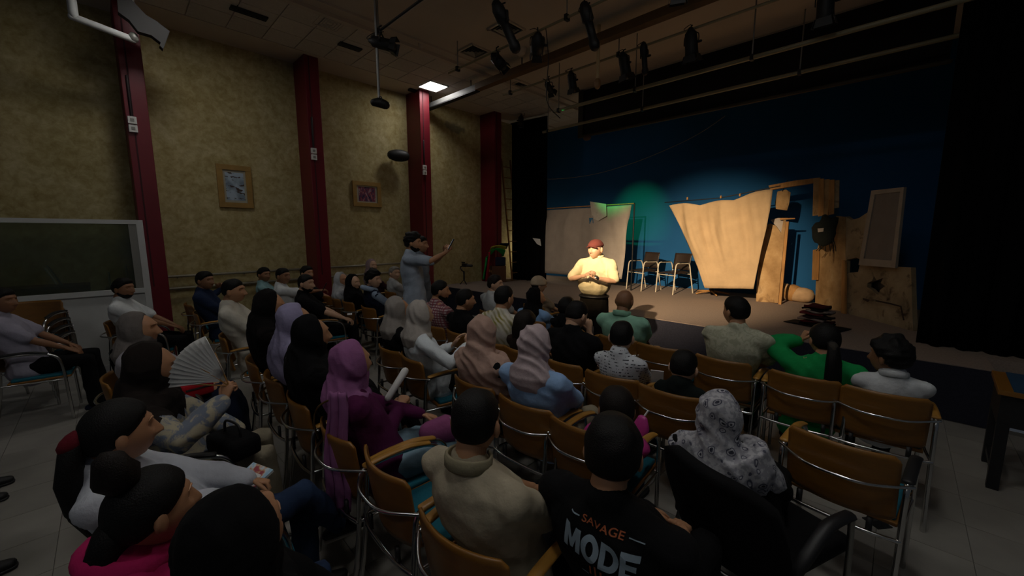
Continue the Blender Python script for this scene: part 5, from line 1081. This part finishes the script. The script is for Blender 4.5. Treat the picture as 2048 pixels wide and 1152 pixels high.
# ponytails, buns, bands
p = P[39]; head_tube(p, 'ponytail', [(0, -.08, .02), (0, -.13, -.02), (.0, -.155, -.12), (.005, -.15, -.24), (.0, -.14, -.34), (-.01, -.13, -.40)], [(.03, .025), (.035, .03), (.05, .035), (.055, .035), (.045, .028), (.015, .012)], M_HAIR, 12, .012); head_tube(p, 'hair_band', [(0, -.118, -.006), (0, -.130, -.022)], .032, C('band', '3A3630'))
p = P[5]; head_tube(p, 'ponytail', [(0, -.085, .02), (0, -.125, -.02), (0, -.135, -.12), (.0, -.125, -.24), (0, -.105, -.34)], [(.03, .03), (.045, .035), (.062, .042), (.055, .04), (.02, .015)], M_HAIR, 12, .015); head_tube(p, 'hair_band', [(0, -.105, .022), (0, -.12, .006)], .036, C('red_band', '5E1420'))
p = P[6]; head_tube(p, 'hair_bun', [(0, -.045, .115), (0, -.06, .145), (0, -.07, .185)], [.035, .052, .04], M_BROWNHAIR, 12, .012); head_tube(p, 'ponytail', [(0, -.08, -.02), (0, -.11, -.08), (0, -.11, -.16)], [.05, .05, .02], M_HAIR, 12, .01)
p = P[6]; MB().tube([p['nb'] + Vector((math.sin(a) * .085, math.cos(a) * .075 - .015, .005 - .03 * math.cos(a))) for a in np.linspace(0, 2 * PI, 17)], .032, seg=10).obj('hood', MATS['cloth_pink_jacket'], p['T'])
p = P[41]; head_tube(p, 'ponytail', [(0, -.09, .0), (0, -.12, -.06), (0, -.12, -.16)], [.035, .04, .02], M_BROWNHAIR, 12, .01)
# glasses-free details: light hood of the navy vest, scarf tail, straps
p = P[21]; MB().tube([p['nb'] + Vector((math.sin(a) * .10, math.cos(a) * .085 - .02, .01 - .025 * math.cos(a))) for a in np.linspace(0, 2 * PI, 17)], .035, seg=10).obj('hood', C('pale_blue_hood', '8FA0B4'), p['T'])
for q in (-1, 1): MB().tube([p['S'][q], p['S'][q].lerp(p['E'][q], .6), p['E'][q], p['E'][q].lerp(p['W'][q], .9)], [.058, .056, .050, .036], seg=12).obj('sleeve', MATS['cloth_pale_blue_hood'], p['T'])
p = P[17]; nb = p['nb']
tc = Vector((.150, -.075, 0)); td = Vector((.72, .69, 0)); tn = Vector((.69, -.72, 0))
MB().sheet(lambda u, v: nb + tc + td * ((u - .5) * (.10 + .035 * (1 - v)) + .008 * math.sin(9 * v)) + tn * (.02 * math.sin(2.2 * (1 - v)) + .010 * math.sin(15 * u + 3 * v) + .02 * (1 - v)) + Vector((0, 0, .05 - .62 * (1 - v))), 16, 24, .012).obj('scarf_tail', MATS['cloth_mauve_scarf'], p['T'])
for k in range(6): q = nb + tc + td * (-.05 + .02 * k) + tn * .035; MB().tube([q + Vector((0, 0, -.56)), q + Vector((0, 0, -.62))], .004, seg=5).obj('fringe', C('fringe', '7A5048'), p['T'])
MB().tube(spline([nb + Vector(v) for v in ((.10, -.10, .0), (.02, -.145, -.06), (-.08, -.150, -.18), (-.16, -.12, -.32))], 6), .005, seg=6).obj('bag_strap', mat('gold_chain', '8A6A3A', .3, .8), p['T'])
p = P[3]; nb = p['nb']; MB().tube(spline([nb + Vector(v) for v in ((.06, -.10, .01), (-.02, -.13, -.08), (-.10, -.13, -.20), (-.14, -.08, -.34))], 5), (.018, .006), side=(1, 0, 0), seg=6).obj('bag_strap', M_BLACKUP, p['T'])
# things held
def held(name, label, cat, mb_mats, loc, rz=0.0, group=None):
    t = thing(name, label, cat, loc, rz, group)
    for nm, mb, m in mb_mats: mb.obj(nm, m, t, False)
    return t
def phone(p, label, q=1, up=.06, scr=None):
    w = to_world(p, p['W'][q]); R = Matrix.Rotation(-.5, 3, 'X')
    return held('phone', label, 'phone', [('case', MB().box((0, 0, 0), (.037, .005, .075), R, bev=.003), M_DARKP), ('screen', MB().box(R @ Vector((0, -.0055, 0)), (.034, .001, .070), R), scr or mat('dim_screen', '2A3038', .2))], w + Matrix.Rotation(p['yaw'], 3, 'Z') @ Vector((0, .07, up)), p['yaw'], 'phones')
M_SCR = mat('lit_screen', 'B8C4D0', .3, emit=.5)
phone(P[50], 'phone held up by the standing photographer', 1, .10, M_SCR); phone(P[11], 'phone held by the person in white tee by the wall', 1, .05)
w = to_world(P[13], P[13]['W'][1]); held('paper_note', 'small white folded note in the hand of the black-shirted person', 'paper', [('note', MB().box((0, 0, 0), (.045, .03, .004), bev=.001), M_PAPER)], w + Vector((.0, .07, .045)), -.4)
p = P[17]; a = on_z(776, 796, .88); b = on_z(810, 742, 1.02); t = thing('paper_roll', 'rolled white paper held by the mauve headscarf wearer', 'paper', a); d = b - a
MB().tube([(0, 0, 0), d * .5, d], [.020, .021, .022], seg=14).obj('outer_sheet', M_PAPER, t); MB().tube([d * .99, d * 1.03], .014, seg=12).obj('inner_turn', mat('paper_shade', '9A9A96', .8), t)
q = to_world(p, (p['kn'][1] + p['kn'][-1]) / 2); t = thing('pink_bag', 'pink bag with white stripes on the lap of the plum sweater', 'bag', q + Vector((.10, -.06, .10)), -.3)
MB().tube([(-.02, -.10, .0), (0, 0, .02), (.02, .10, -.01)], [(.055, .075), (.075, .085), (.05, .07)], side=(1, 0, 0), seg=14).obj('pouch', C('pink_bag', '8A4A74'), t)
for k in (0, 1): MB().tube(spline([(.03 + .02 * k, .02, .10), (.075 + .01 * k, .03, .04), (.075, .04, -.04)], 4), (.006, .002), seg=6).obj('stripe', M_PAPER, t)
p = P[4]; w = to_world(p, p['W'][1]); t = thing('paper_fan', 'white pleated paper fan held by the cream jacket wearer', 'fan', w + Vector((.0, .03, .10)), p['yaw'] + PI / 2 - .3)
def fan(u, v): a = -1.6 + 1.3 * u; r = .04 + .22 * v; return (math.sin(a) * r, .012 * ((int(u * 24) % 2) * 2 - 1) * v, math.cos(a) * r)
MB().sheet(fan, 24, 4, .003).obj('leaf', M_PAPER, t)
for k in (0, 12, 24): a = -1.6 + 1.3 * k / 24; MB().tube([(0, 0, -.03), (math.sin(a) * .16, 0, math.cos(a) * .16)], .004, seg=5).obj('rib', M_WOOD, t)
q = to_world(p, p['kn'][1]); t = thing('handbag', 'black handbag on the lap of the cream jacket wearer', 'bag', q + Vector((-.02, -.14, .09)), .3)
MB().box((0, 0, .03), (.14, .08, .055), bev=.03).obj('body', M_BLACKUP, t); MB().tube(spline([(-.08, 0, .08), (-.06, 0, .15), (.06, 0, .15), (.08, 0, .08)], 5), .007, seg=6).obj('handle', M_DARKP, t); MB().box((0, .078, .04), (.02, .006, .012)).obj('clasp', M_STEEL, t, False)
p = P[5]; q = on_z(488, 975, .66); t = thing('booklet', 'pale blue illustrated booklet on the lap of the ponytailed child', 'booklet', q, .35)
def cov(N, L, s): return n_ramp(N, L, n_noise(N, L, s, 22, 2), [(.38, '9CC0D8'), (.50, 'C8D4DC'), (.58, 'C89A70'), (.64, 'A8505A')])
R = Matrix.Rotation(.35, 3, 'X'); MB().box((0, 0, .012), (.075, .105, .005), R).obj('pages', M_PAPER, t, False); MB().box(R @ Vector((0, 0, .0065)) + Vector((0, 0, .012)), (.076, .106, .001), R).obj('cover', ramp_mat('booklet_cover', cov, .4), t, False); MB().box(R @ Vector((.01, .02, .008)) + Vector((0, 0, .012)), (.035, .045, .0006), R).obj('title_box', M_PAPER, t, False)
p = P[3]; q = to_world(p, p['kn'][1]); t = thing('red_pouch', 'bright red pouch on the lap of the navy skirt', 'bag', q + Vector((.0, -.16, .10)), .2); MB().box((0, 0, .03), (.07, .10, .05), bev=.02).obj('pouch', C('red_pouch', 'A01822'), t); MB().box((.071, 0, .05), (.004, .08, .006)).obj('zip', M_STEEL, t, False)
p = P[36]; q = to_world(p, p['kn'][1]); held('paper_note', 'white sheet held beside the child in script-printed tee', 'paper', [('sheet', MB().box((0, 0, 0), (.05, .004, .07), Matrix.Rotation(.4, 3, 'X')), M_PAPER)], q + Vector((.02, -.02, .14)), .4)
p = P[41]; q = to_world(p, p['kn'][1]); t = thing('pink_pouch', 'shiny pink pouch held by the child with tied dark hair', 'bag', q + Vector((.02, -.08, .08)), -.2); MB().tube([(0, 0, 0), (0, .02, .06), (0, .03, .11)], [(.05, .03), (.055, .035), (.035, .02)], seg=12).obj('pouch', mat('shiny_pink', 'B83A88', .3), t); MB().tube([(0, .03, .11), (.02, .05, .16)], .006, seg=5).obj('cord', M_PAPER, t)
p = P[25]; q = to_world(p, (p['kn'][1] + p['kn'][-1]) / 2); held('paper_note', 'white sheet on the lap of the checked shirt wearer', 'paper', [('sheet', MB().box((0, 0, 0), (.06, .08, .003), Matrix.Rotation(.5, 3, 'X')), M_PAPER)], q + Vector((.02, -.03, .16)), -.3)
